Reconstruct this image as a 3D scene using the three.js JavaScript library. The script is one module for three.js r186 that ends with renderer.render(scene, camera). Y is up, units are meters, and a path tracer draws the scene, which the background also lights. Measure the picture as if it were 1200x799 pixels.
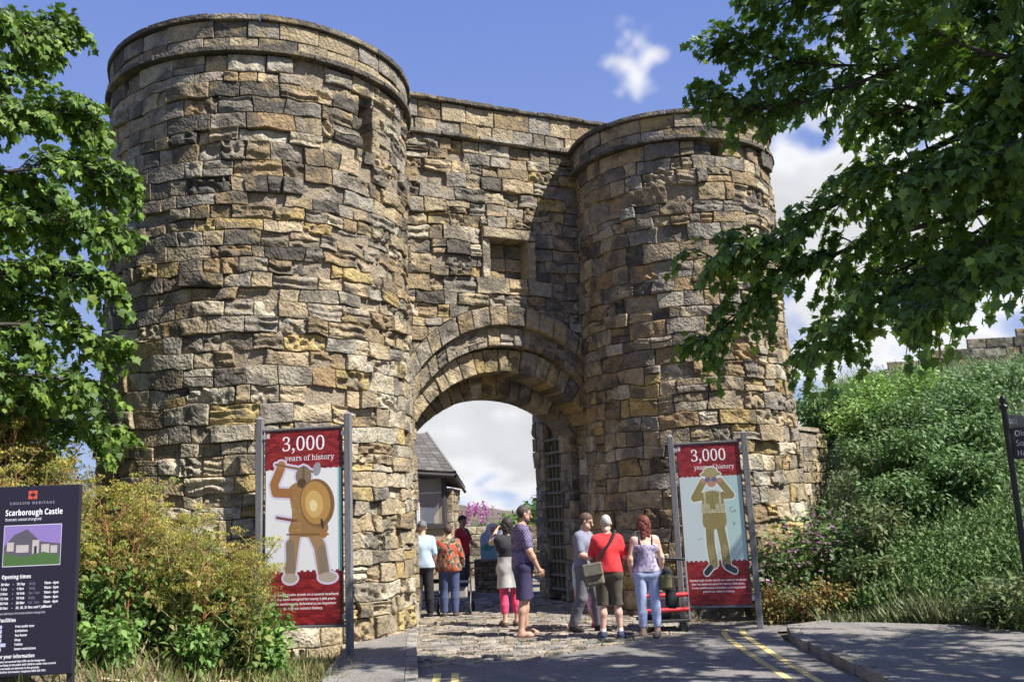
import * as THREE from 'three';
import { mergeGeometries, toCreasedNormals } from 'three/addons/utils/BufferGeometryUtils.js';
import { RoundedBoxGeometry } from 'three/addons/geometries/RoundedBoxGeometry.js';

// ---------------------------------------------------------------- camera, sky, sun, exposure
const scene = new THREE.Scene();
const camera = new THREE.PerspectiveCamera(40.77, 1200 / 799, 0.1, 900);
camera.position.set(0, 1.75, 0);
camera.rotation.order = 'YXZ';
camera.rotation.set(THREE.MathUtils.degToRad(10.5), 0, THREE.MathUtils.degToRad(-2.43));
const renderer = new THREE.WebGLRenderer({ antialias: true });
renderer.toneMapping = THREE.LinearToneMapping;
renderer.toneMappingExposure = 1.85;
renderer.shadowMap.enabled = true;

const SUN_AZIMUTH = THREE.MathUtils.degToRad(62), SUN_HEIGHT = THREE.MathUtils.degToRad(50);
const sunDir = new THREE.Vector3(Math.sin(SUN_AZIMUTH) * Math.cos(SUN_HEIGHT), Math.sin(SUN_HEIGHT), Math.cos(SUN_AZIMUTH) * Math.cos(SUN_HEIGHT));
const sun = new THREE.DirectionalLight(new THREE.Color(1, 0.965, 0.9), 5);
sun.position.copy(sunDir).multiplyScalar(60).add(new THREE.Vector3(0, 0, -15));
sun.target.position.set(0, 0, -15);
sun.castShadow = true;
sun.shadow.mapSize.set(4096, 4096);
Object.assign(sun.shadow.camera, { left: -30, right: 30, top: 30, bottom: -30, near: 1, far: 140 });
scene.add(sun, sun.target);

// ---------------------------------------------------------------- seeded random numbers and noise
function rng(seed) {
  let s = seed >>> 0;
  return () => { s = (s + 0x6d2b79f5) >>> 0; let t = s; t = Math.imul(t ^ (t >>> 15), t | 1); t ^= t + Math.imul(t ^ (t >>> 7), t | 61); return ((t ^ (t >>> 14)) >>> 0) / 4294967296; };
}
const h3 = (x, y, z) => { let h = Math.imul(x, 374761393) ^ Math.imul(y, 668265263) ^ Math.imul(z, 2147483647 - 1274126177); h = Math.imul(h ^ (h >>> 13), 1274126177); h ^= h >>> 16; return (h >>> 0) / 4294967296; };
function vnoise(x, y, z) {                                           // value noise, 0..1
  const ix = Math.floor(x), iy = Math.floor(y), iz = Math.floor(z);
  let fx = x - ix, fy = y - iy, fz = z - iz;
  fx = fx * fx * (3 - 2 * fx); fy = fy * fy * (3 - 2 * fy); fz = fz * fz * (3 - 2 * fz);
  const l = (a, b, t) => a + (b - a) * t;
  return l(l(l(h3(ix, iy, iz), h3(ix + 1, iy, iz), fx), l(h3(ix, iy + 1, iz), h3(ix + 1, iy + 1, iz), fx), fy),
    l(l(h3(ix, iy, iz + 1), h3(ix + 1, iy, iz + 1), fx), l(h3(ix, iy + 1, iz + 1), h3(ix + 1, iy + 1, iz + 1), fx), fy), fz);
}
const fbm = (x, y, z, n = 4) => { let s = 0, a = 0.5, t = 0; for (let i = 0; i < n; i++) { s += a * vnoise(x, y, z); t += a; a *= 0.5; x *= 2.03; y *= 2.03; z *= 2.03; } return s / t; };
const lerp = (a, b, t) => a + (b - a) * t, clamp = (x, a = 0, b = 1) => Math.min(b, Math.max(a, x)), sstep = (a, b, x) => { const t = clamp((x - a) / (b - a)); return t * t * (3 - 2 * t); };
const V = (x, y, z) => new THREE.Vector3(x, y, z);

// ---------------------------------------------------------------- the sky: summer blue with broken cumulus
{
  const Wd = 2048, Hd = 1024, data = new Float32Array(Wd * Hd * 4);
  const puffs = [                                                    // [direction x, y, z, angular radius, strength]
    [0.15, 0.47, -0.871, 0.06, 0.24], [0.145, 0.435, -0.885, 0.045, 0.2], [0.205, 0.42, -0.88, 0.025, 0.12], [0.235, 0.4, -0.88, 0.03, 0.12], [0.09, 0.415, -0.9, 0.025, 0.08],
    [0.3, 0.29, -0.9, 0.08, 0.26], [0.43, 0.3, -0.85, 0.16, 0.2], [-0.05, 0.05, -0.99, 0.22, 0.3], [0.42, 0.2, -0.88, 0.2, 0.22],
    [-0.24, 0.46, -0.85, 0.3, -0.4], [0.08, 0.33, -0.93, 0.1, -0.2], [0.0, 0.52, -0.85, 0.14, -0.25], [0.28, 0.42, -0.86, 0.04, -0.15],
  ].map(([x, y, z, r, s]) => { const l = Math.hypot(x, y, z); return [x / l, y / l, z / l, r, s]; });
  for (let j = 0; j < Hd; j++) {
    const el = ((j + 0.5) / Hd - 0.5) * Math.PI, y = Math.sin(el), c = Math.cos(el);
    for (let i = 0; i < Wd; i++) {
      const az = ((i + 0.5) / Wd - 0.5) * 2 * Math.PI, x = Math.cos(az) * c, z = Math.sin(az) * c, o = (j * Wd + i) * 4;
      const yy = Math.max(y, 0), up = Math.pow(yy, 0.55);
      let r = lerp(0.44, 0.03, up), g = lerp(0.55, 0.105, up), b = lerp(0.76, 0.5, up);
      const cs = x * sunDir.x + y * sunDir.y + z * sunDir.z, glow = 0.12 * Math.pow(Math.max(cs, 0), 6);
      r += glow; g += glow * 0.95; b += glow * 0.85;
      if (y > -0.02) {
        const k = 1 / (yy + 0.16), px = x * k, pz = z * k;
        const wx = fbm(px * 1.3 + 7, pz * 1.3, 3.1, 3) - 0.5, wz = fbm(px * 1.3, pz * 1.3 + 9, 8.7, 3) - 0.5;
        let d = fbm(px * 1.1 + wx * 1.3, pz * 1.1 + wz * 1.3, 5.5, 6) * 0.34 + fbm(x * 8 + wx, y * 11, z * 8 + wz, 5) * 0.3 + fbm(x * 25 + wx * 2, y * 28, z * 25 + wz * 2, 5) * 0.36; d = 0.5 + (d - 0.5) * 2.1;
        let cov = 0.1 * (1 - yy) - 0.06;
        for (const [qx, qy, qz, rr, s] of puffs) { const a2 = (x - qx) ** 2 + (y - qy) ** 2 * 1.3 + (z - qz) ** 2; cov += s * Math.exp(-a2 / (rr * rr)); }
        const q = d + cov, m = sstep(0.55, 0.8, q), thick = sstep(0.72, 1.05, q);
        const v = lerp(0.8, 0.64, thick) + 0.34 * (fbm(x * 14, y * 22, z * 14, 4) - 0.5);
        r = lerp(r, v, m * 0.97); g = lerp(g, v * 1.005, m * 0.97); b = lerp(b, v * 1.035, m * 0.97);
      } else { const t = clamp(-y * 3); r = lerp(r, 0.16, t); g = lerp(g, 0.15, t); b = lerp(b, 0.11, t); }
      data[o] = r * 0.66; data[o + 1] = g * 0.66; data[o + 2] = b * 0.66; data[o + 3] = 1;
    }
  }
  const sky = new THREE.DataTexture(data, Wd, Hd, THREE.RGBAFormat, THREE.FloatType);
  sky.mapping = THREE.EquirectangularReflectionMapping; sky.magFilter = THREE.LinearFilter; sky.minFilter = THREE.LinearFilter; sky.wrapS = THREE.RepeatWrapping; sky.needsUpdate = true;
  scene.background = sky; scene.environment = sky;
}

// ---------------------------------------------------------------- naming helpers
const taken = new Map();
function numbered(name) { const n = taken.get(name) ?? 0; taken.set(name, n + 1); return n ? `${name}_${String(n).padStart(3, '0')}` : name; }
function tag(o, label, category, group, kind) { if (label) o.userData.label = label; if (category) o.userData.category = category; if (group) o.userData.group = group; if (kind) o.userData.kind = kind; return o; }
function thing(name, label, category, pos = [0, 0, 0], turn = 0, group) { const o = new THREE.Group(); o.name = numbered(name); o.position.set(...pos); o.rotation.y = turn; scene.add(o); return tag(o, label, category, group); }
function mesh(name, geo, mat, parent) { const m = new THREE.Mesh(geo, mat); m.name = parent ? name : numbered(name); m.castShadow = m.receiveShadow = true; (parent ?? scene).add(m); return m; }
function copies(name, geo, mat, mats, cols, parent) {                // many small leaves as one part
  const m = new THREE.InstancedMesh(geo, mat, mats.length); m.name = parent ? name : numbered(name);
  mats.forEach((x, i) => m.setMatrixAt(i, x)); if (cols) cols.forEach((c, i) => m.setColorAt(i, c));
  m.castShadow = m.receiveShadow = true; m.userData.kind = 'stuff'; (parent ?? scene).add(m); return m;
}

// ---------------------------------------------------------------- textures (grain only) and materials
function tex(size, fn, srgb) {                                        // fn(u, v) -> grey 0..1 or [r, g, b]
  const d = new Uint8Array(size * size * 4);
  for (let j = 0; j < size; j++) for (let i = 0; i < size; i++) {
    const c = fn(i / size, j / size), o = (j * size + i) * 4;
    const a = typeof c === 'number' ? [c, c, c] : c;
    for (let k = 0; k < 3; k++) d[o + k] = clamp(a[k]) * 255; d[o + 3] = 255;
  }
  const t = new THREE.DataTexture(d, size, size); t.wrapS = t.wrapT = THREE.RepeatWrapping; t.magFilter = THREE.LinearFilter; t.minFilter = THREE.LinearMipmapLinearFilter; t.generateMipmaps = true;
  if (srgb) t.colorSpace = THREE.SRGBColorSpace; t.needsUpdate = true; return t;
}
function pnoise(u, v, f, z) {                                         // value noise that repeats every 1 in u and v
  const x = u * f, y = v * f, ix = Math.floor(x), iy = Math.floor(y); let fx = x - ix, fy = y - iy; fx = fx * fx * (3 - 2 * fx); fy = fy * fy * (3 - 2 * fy);
  const g = (a, b) => h3(((a % f) + f) % f, ((b % f) + f) % f, z);
  return lerp(lerp(g(ix, iy), g(ix + 1, iy), fx), lerp(g(ix, iy + 1), g(ix + 1, iy + 1), fx), fy);
}
const pfbm = (u, v, f, z, n = 4) => { let s = 0, a = 0.5, t = 0; for (let i = 0; i < n; i++) { s += a * pnoise(u, v, f, z + i); t += a; a *= 0.55; f *= 2; } return s / t; };
const stoneTone = tex(512, (u, v) => { const n = pfbm(u, v, 6, 1, 6), s = pfbm(u, v, 48, 20, 3); return 0.62 + 0.5 * (n - 0.5) + 0.42 * (s - 0.5) + (h3(u * 512, v * 512, 4) - 0.5) * 0.1; });
const stoneBump = tex(512, (u, v) => { const n = pfbm(u, v, 10, 3, 6), p = pfbm(u, v, 40, 30, 3), l = pfbm(u * 1, v * 1, 24, 50, 2); return 0.5 + 0.6 * (n - 0.5) + 0.5 * (p - 0.5) - (p < 0.38 ? 0.22 : 0) + 0.2 * (l - 0.5); });
const stoneMat = new THREE.MeshStandardMaterial({ name: 'weathered sandstone', color: 0xffffff, vertexColors: true, map: stoneTone, bumpMap: stoneBump, bumpScale: 0.03, roughness: 0.94 });
const mortarMat = new THREE.MeshStandardMaterial({ name: 'lime mortar', color: new THREE.Color().setRGB(0.42, 0.34, 0.24), map: stoneTone, bumpMap: stoneBump, bumpScale: 0.02, roughness: 1 });
const plain = (r, g, b, rough = 0.7, more = {}) => new THREE.MeshStandardMaterial({ color: new THREE.Color().setRGB(r, g, b), roughness: rough, ...more });

// ---------------------------------------------------------------- masonry
// One stone: P(a, b, d) gives the point at a, b in 0..1 across its face and d metres proud of it. w, h: its size in metres.
const PALE = [0.64, 0.56, 0.41], TAN = [0.54, 0.43, 0.27], GOLD = [0.58, 0.43, 0.18], GREY = [0.395, 0.345, 0.27], DARK = [0.135, 0.118, 0.095], BROWN = [0.38, 0.285, 0.165], RUST = [0.45, 0.31, 0.16];
function stoneGeo(P, w, h, o) {
  const { kind = 'ashlar', seed = 1, col = TAN, depth = 0.16, proud = 0, fine = 1, low, soot = 0.5 } = o;
  const R = rng(seed * 7919 + 13);
  const soft = kind === 'ashlar' ? 0.006 : kind === 'rough' ? 0.016 : 0.014;
  const r = Math.min(soft * (0.7 + R() * 0.7), w * 0.2, h * 0.22);
  const amp = { ashlar: 0.01, rough: 0.05, laminated: 0.075, pitted: 0.065, eroded: 0.07 }[kind];
  const base = proud + (kind === 'eroded' ? -0.055 : 0) + (R() - 0.5) * (kind === 'ashlar' ? 0.024 : 0.05);
  const g = 0.003, ins = () => g + R() * 0.007, c = [[ins(), ins()], [ins(), ins()], [ins(), ins()], [ins(), ins()]];   // insets of the four corners
  const tiltA = (R() - 0.5) * 0.03, tiltB = (R() - 0.5) * 0.03;
  const cuts = (len, cell) => { const n = Math.max(1, Math.round((len - 2 * r) / cell)), t = [0, r * 0.35 / len]; for (let i = 0; i <= n; i++) t.push((r + (len - 2 * r) * i / n) / len); t.push(1 - r * 0.35 / len, 1); return t; };
  const cell = 0.034 / fine, A = cuts(w, cell), B = cuts(h, cell * 0.8), na = A.length, nb = B.length;
  const ox = R() * 40, oy = R() * 40, layer = 26 + R() * 22, skew = (R() - 0.5) * 0.5;
  const pos = [], uv = [], color = [], idx = [], p = V(0, 0, 0);
  const tone = 0.82 + R() * 0.32, warm = (R() - 0.5) * 0.07;
  const pc = [col[0] * tone * (1 + warm), col[1] * tone, col[2] * tone * (1 - warm)];
  const paint = (s, t, deep) => {                                     // stains and ochre patches with edges of their own
    const n = fbm(s * 3.2 + ox, t * 3.2 + oy, seed % 17, 4), q = fbm(s * 7 + oy, t * 9 + ox, 3, 3), k = sstep(0.62 - soot * 0.14, 0.74 - soot * 0.14, n) * 0.72, y = sstep(0.6, 0.72, q) * 0.4;
    const f = 0.78 + 0.5 * fbm(s * 16 + oy, t * 16 + ox, 5, 2); for (let i = 0; i < 3; i++) color.push(lerp(lerp(pc[i], GOLD[i] * 0.9, y), DARK[i] * 1.1, k) * f);
  };
  const grid = (a, b) => {
    const i0 = lerp(c[0][0], c[1][0], b) / w, i1 = 1 - lerp(c[2][0], c[3][0], b) / w, j0 = lerp(c[0][1], c[2][1], a) / h, j1 = 1 - lerp(c[1][1], c[3][1], a) / h;
    return [lerp(i0, i1, a), lerp(j0, j1, b)];
  };
  const wob = (x) => (fbm(x * 6 + ox, oy, 1, 2) - 0.5);
  for (let j = 0; j < nb; j++) for (let i = 0; i < na; i++) {
    let [a, b] = grid(A[i], B[j]);
    const s = a * w, t = b * h, e1 = Math.min(A[i] * w, w - A[i] * w), e2 = Math.min(B[j] * h, h - B[j] * h);
    let d = base + tiltA * (a - 0.5) + tiltB * (b - 0.5);
    const drop = (e) => (e < r ? r * (1 - Math.sqrt(Math.max(0, 1 - ((r - e) / r) ** 2))) : 0);
    d -= Math.min(r * 1.2, drop(e1) + drop(e2));
    const n = fbm(s * 7 + ox, t * 8 + oy, 7, 5) - 0.5;
    if (kind === 'laminated') { const q = (t + s * skew * 0.3 + wob(s) * 0.05) * layer; d += amp * ((vnoise(q, s * 1.4 + ox, 3) - 0.62) + 0.5 * n); }
    else if (kind === 'pitted') { const q = vnoise(s * 17 + ox, t * 19 + oy, 2); d += amp * (n * 0.8 - 1.0 * sstep(0.5, 0.8, q)); }
    else d += amp * n * 1.6;
    if (kind !== 'ashlar' && e2 === 0) b += (fbm(s * 9 + ox, t * 3 + oy, 11, 2) - 0.5) * 0.014 / h * (B[j] < 0.5 ? 1 : 1);
    p.copy(P(a, b, d)); pos.push(p.x, p.y, p.z); uv.push((s + ox) * 0.8, (t + oy) * 0.8); paint(s, t, d);
  }
  for (let j = 0; j < nb - 1; j++) for (let i = 0; i < na - 1; i++) { const k = j * na + i; idx.push(k, k + 1, k + na, k + 1, k + na + 1, k + na); }
  const rim = []; for (let i = 0; i < na; i++) rim.push(i); for (let j = 1; j < nb; j++) rim.push(j * na + na - 1); for (let i = na - 2; i >= 0; i--) rim.push((nb - 1) * na + i); for (let j = nb - 2; j > 0; j--) rim.push(j * na);
  const front = pos.length / 3, faceIdx = idx.length;
  for (const layerBack of [0, 1]) for (const k of rim) {
    const i = k % na, j = (k / na) | 0, [a, b] = grid(A[i], B[j]);
    if (!layerBack) pos.push(pos[k * 3], pos[k * 3 + 1], pos[k * 3 + 2]); else { p.copy(P(a, b, -depth)); pos.push(p.x, p.y, p.z); }
    uv.push((a * w + ox + (layerBack ? (j && j < nb - 1 ? depth : 0) : 0)) * 0.8, (b * h + oy + (layerBack && (j === 0 || j === nb - 1) ? depth : 0)) * 0.8);
    color.push(color[k * 3], color[k * 3 + 1], color[k * 3 + 2]);
  }
  const m = rim.length;
  for (let i = 0; i < m; i++) { const q = front + i, q2 = front + ((i + 1) % m); idx.push(q, q + m, q2, q2, q + m, q2 + m); }
  const geo = new THREE.BufferGeometry();
  geo.setAttribute('position', new THREE.Float32BufferAttribute(pos, 3)); geo.setAttribute('uv', new THREE.Float32BufferAttribute(uv, 2)); geo.setAttribute('color', new THREE.Float32BufferAttribute(color, 3));
  geo.setIndex(idx); geo.computeVertexNormals();
  return geo;
}
// courses of stones over a strip s0..s1, y0..y1: calls put(s, y, w, h, k)
function courses(s0, s1, y0, y1, R, put, hMin = 0.16, hMax = 0.28, wMin = 0.25, wMax = 0.7) {
  let y = y0, k = 0;
  while (y < y1 - 0.02) {
    let h = lerp(hMin, hMax, R()); if (y1 - (y + h) < hMin * 0.7) h = y1 - y;
    let s = s0 - R() * wMax * 0.6;
    while (s < s1) {
      let w = lerp(wMin, wMax, R() ** 1.3); if (R() < 0.12) w = wMin * 0.75;
      if (R() < 0.07 && h > 0.2) { const q = h * (0.4 + R() * 0.2); put(s, y, w, q, k++); put(s, y + q, w, h - q, k++); } else put(s, y, w, h, k++);
      s += w;
    }
    y += h;
  }
}
const pickFrom = (R, list) => { let t = 0; for (const [, q] of list) t += q; let x = R() * t; for (const [v, q] of list) { x -= q; if (x <= 0) return v; } return list[0][0]; };
const KINDS = [['ashlar', 5], ['rough', 3.2], ['laminated', 2.2], ['pitted', 2], ['eroded', 1]];
const merged = (list) => { const g = mergeGeometries(list, false); for (const x of list) x.dispose(); return g; };

const warpY = (s, y, z) => 0.1 * (fbm(s * 0.9 + z, y * 0.9, 2, 2) - 0.5) + 0.055 * (vnoise(s * 4.5, y * 4.5, z) - 0.5), warpS = (s, y, z) => 0.07 * (vnoise(s * 4 + 9, y * 4, z + 5) - 0.5);
// ---- a round tower. c: centre, rad(y): radius of the stone faces
function roundTower(root, spec) {
  const { cx, cz, rad, y0, yString, yTop, seed, hole, tones } = spec, R = rng(seed);
  const at = (s, y, d, r0) => {                                        // courses waver and the face swells a little, as old walls do
    const k = y < yString - 0.05 ? Math.min(1, (yString - y) * 3) : 0, dy = k * warpY(s, y, seed), a = (s + k * warpS(s, y, seed)) / r0, r = rad(y) + d + k * 0.09 * (fbm(s * 0.7 + seed, y * 0.7, 4, 2) - 0.5);
    return V(Math.sin(a) * r, y + dy, Math.cos(a) * r);
  };
  const r0 = rad(2), facing = Math.atan2(-cx, -cz) * r0, half = Math.PI * r0;
  const cells = [];
  const inHole = (s, y, w, h) => hole && s + w > hole.s0 && s < hole.s1 && y + h > hole.y0 && y < hole.y1;
  const add = (s, y, w, h, k) => {
    if (!inHole(s, y, w, h)) return cells.push([s, y, w, h]);
    if (s < hole.s0 - 0.1) cells.push([s, y, hole.s0 - s, h]);
    if (s + w > hole.s1 + 0.1) cells.push([hole.s1, y, s + w - hole.s1, h]);
    if (y < hole.y0 - 0.06 && y + h > hole.y0) cells.push([Math.max(s, hole.s0), y, Math.min(s + w, hole.s1) - Math.max(s, hole.s0), hole.y0 - y]);
    if (y + h > hole.y1 + 0.06 && y < hole.y1) cells.push([Math.max(s, hole.s0), hole.y1, Math.min(s + w, hole.s1) - Math.max(s, hole.s0), y + h - hole.y1]);
  };
  courses(facing - half, facing + half - 0.3, y0, yString, R, add, spec.hMin, spec.hMax);
  const bodyCount = cells.length;
  const seen = cells.map(([s, y, w, h], i) => { const a = (s + w / 2 - facing) / r0; return [i, w * h * Math.max(0, Math.cos(a * (spec.side ? spec.side(a, y) : 1)))]; }).sort((p, q) => q[1] - p[1]);
  const single = new Set(seen.slice(0, 296).map((x) => x[0])), rest = [];
  cells.forEach(([s, y, w, h], i) => {
    const a = (s + w / 2 - facing) / r0, inView = Math.abs(a) < 1.75, kind = pickFrom(R, spec.kinds ? spec.kinds(y, a) : KINDS), col = pickFrom(R, tones(y, a));
    const fine = single.has(i) ? 1 : inView ? 0.8 : 0.4;
    const jut = R() < 0.05 ? 0.06 : R() < 0.08 ? -0.05 : 0;
    const geo = stoneGeo((p, q, d) => at(s + p * w, y + q * h, d, r0), w, h, { kind, col, seed: seed * 1000 + i, fine, proud: jut, soot: spec.soot?.(y) ?? 0.5 });
    if (single.has(i)) mesh('stone', geo, stoneMat, root); else rest.push(geo);
  });
  // string course, two parapet courses, coping
  let s = facing - half;
  const ringStone = (name, s, w, yA, yB, proud, col, kind, k, individual, depth = 0.2) => {
    const geo = stoneGeo((p, q, d) => at(s + p * w, yA + q * (yB - yA), d, r0), w, yB - yA, { kind, col, seed: seed * 3000 + k, proud, depth, fine: individual ? 0.9 : 0.4 });
    if (individual) mesh(name, geo, stoneMat, root); else rest.push(geo);
  };
  let k = 0;
  for (const [name, yA, yB, proud, wA, wB, cols, kd] of [
    ['string_course', yString, yString + 0.085, 0.11, 0.6, 1.3, [[DARK, 3], [GREY, 1]], 'ashlar'],
    ['parapet_stone', yString + 0.085, lerp(yString, yTop, 0.42), 0.03, 0.3, 0.6, [[GREY, 3], [TAN, 3], [BROWN, 1], [DARK, 1]], 'ashlar'],
    ['parapet_stone', lerp(yString, yTop, 0.42), yTop - 0.09, 0.035, 0.35, 0.75, [[GREY, 3], [TAN, 4], [GOLD, 1], [DARK, 1]], 'ashlar'],
    ['coping_stone', yTop - 0.09, yTop, 0.1, 0.7, 1.2, [[DARK, 5], [GREY, 1]], 'ashlar']]) {
    s = facing - half;
    const end = facing + half;
    while (s < end - 0.05) {
      let w = lerp(wA, wB, R()); if (s + w > end - wA * 0.5) w = end - s;
      const a = (s + w / 2 - facing) / r0;
      if (!(name === 'string_course' && R() < 0.07)) ringStone(name, s, w, yA, yB, proud + (R() - 0.5) * 0.012, pickFrom(R, cols), kd, k++, Math.abs(a) < 1.5, name === 'coping_stone' ? 0.42 : 0.2);
      s += w;
    }
  }
  const rm = mesh('far_stonework', merged(rest), stoneMat, root); rm.userData.kind = 'stuff';
  // the mortar core behind the stones
  const prof = []; for (let i = 0; i <= 72; i++) { const y = lerp(y0 - 0.3, yTop - 0.025, i / 72); prof.push(new THREE.Vector2(rad(y) - 0.06, y)); }
  prof.push(new THREE.Vector2(rad(yTop) - 0.48, yTop - 0.025), new THREE.Vector2(rad(yTop) - 0.5, yTop - 1.0), new THREE.Vector2(0.01, yTop - 1.0));
  const core = new THREE.LatheGeometry(prof, 160), q = core.attributes.position, u = core.attributes.uv;
  for (let i = 0; i < q.count; i++) {
    const x = q.getX(i), y = q.getY(i), z = q.getZ(i), r = Math.hypot(x, z), a = Math.atan2(x, z), n = (fbm(x * 3 + seed, y * 3, z * 3, 3) - 0.5) * 0.05;
    let f = (r + n) / Math.max(r, 0.01); const ss = a * r0;
    if (hole && r > rad(y) - 0.1 && Math.abs(ss - (hole.s0 + hole.s1) / 2) < (hole.s1 - hole.s0) / 2 + 0.04 && y > hole.y0 - 0.05 && y < hole.y1 + 0.05) f *= (r - 0.3) / r;
    q.setXYZ(i, x * f, y, z * f); u.setXY(i, ss, y);
  }
  core.computeVertexNormals();
  mesh('mortar_core', core, mortarMat, root);
}

// ---------------------------------------------------------------- the gatehouse: two round towers and the wall with the arch between them
{
  const root = thing('round_tower', 'larger round tower of weathered tan stone beside the leafy bank', 'tower', [-4.02, 0, -14.51]);
  const d = Math.PI / 180, r0 = 2.37;
  roundTower(root, {
    cx: -4.02, cz: -14.51, seed: 11, y0: -0.1, yString: 8.36, yTop: 8.95, rad: (y) => 2.36 + 0.05 * Math.max(0, 1 - y / 2.2),
    hole: { s0: r0 * 52.5 * d, s1: r0 * 59.5 * d, y0: 7.2, y1: 7.98 },
    tones: (y, a) => y > 6 ? [[TAN, 3], [GREY, 4.4], [BROWN, 2], [DARK, 2], [PALE, 1.4], [RUST, 0.8]] : y > 3.4 ? [[TAN, 4], [GREY, 2.4], [BROWN, 1.6], [GOLD, 1.5], [PALE, 2], [DARK, 0.7], [RUST, 0.8]] : [[PALE, 4], [TAN, 4], [GOLD, 1.8], [GREY, 1], [BROWN, 0.9]],
    kinds: (y, a) => a > -0.25 && y > 3.6 ? [['ashlar', 2.4], ['rough', 3], ['laminated', 4.4], ['pitted', 2.6], ['eroded', 1.4]] : a < -0.4 ? [['ashlar', 6], ['rough', 3], ['pitted', 1]] : [['ashlar', 3], ['rough', 4], ['laminated', 1.5], ['pitted', 1.5], ['eroded', 1]],
    soot: (y) => (y > 4.4 ? 0.7 : 0.3), side: (a) => (a < -0.75 ? 1.6 : 0.92),
  });
  // the slit window: dressed jambs and a lintel round the dark recess
  const at = (s, y, dd) => { const a = s / r0; return V(Math.sin(a) * (2.36 + dd), y, Math.cos(a) * (2.36 + dd)); };
  const s0 = r0 * 52.5 * d, s1 = r0 * 59.5 * d;
  for (const [sA, sB, yA, yB, k] of [[s1 - 0.05, s1 + 0.13, 7.2, 7.6, 1], [s1 - 0.05, s1 + 0.12, 7.6, 7.98, 2]])
    mesh('jamb_stone', stoneGeo((p, q, dd) => at(lerp(sA, sB, p), lerp(yA, yB, q), dd), sB - sA, yB - yA, { kind: 'rough', col: TAN, seed: 900 + k, proud: 0.03, depth: 0.4 }), stoneMat, root);
}
{
  const root = thing('round_tower', 'smaller round tower of brown stone half hidden by the overhanging maple', 'tower', [3.2, 0, -17.0]);
  roundTower(root, {
    cx: 3.2, cz: -17.0, seed: 23, y0: -0.1, yString: 7.98, yTop: 8.56, rad: (y) => 1.86 + 0.1 * Math.max(0, 1 - y / 8) + 0.1 * Math.max(0, 1 - y / 2.2),
    hole: { s0: 1.86 * 0.24, s1: 1.86 * 0.34, y0: 7.74, y1: 7.93 }, hMin: 0.2, hMax: 0.34,
    tones: (y, a) => y > 4 ? [[TAN, 3.4], [GREY, 4], [BROWN, 2.4], [DARK, 1], [RUST, 1], [PALE, 0.6]] : [[TAN, 4], [GREY, 2], [BROWN, 2.2], [GOLD, 1.4], [PALE, 1.4], [RUST, 1]],
    kinds: (y, a) => a > 0.1 ? [['ashlar', 2], ['rough', 4], ['laminated', 3], ['pitted', 2], ['eroded', 1.2]] : [['ashlar', 4], ['rough', 4], ['laminated', 1], ['pitted', 1]],
    soot: (y) => 0.65, side: (a) => 1,
  });
}
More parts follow.
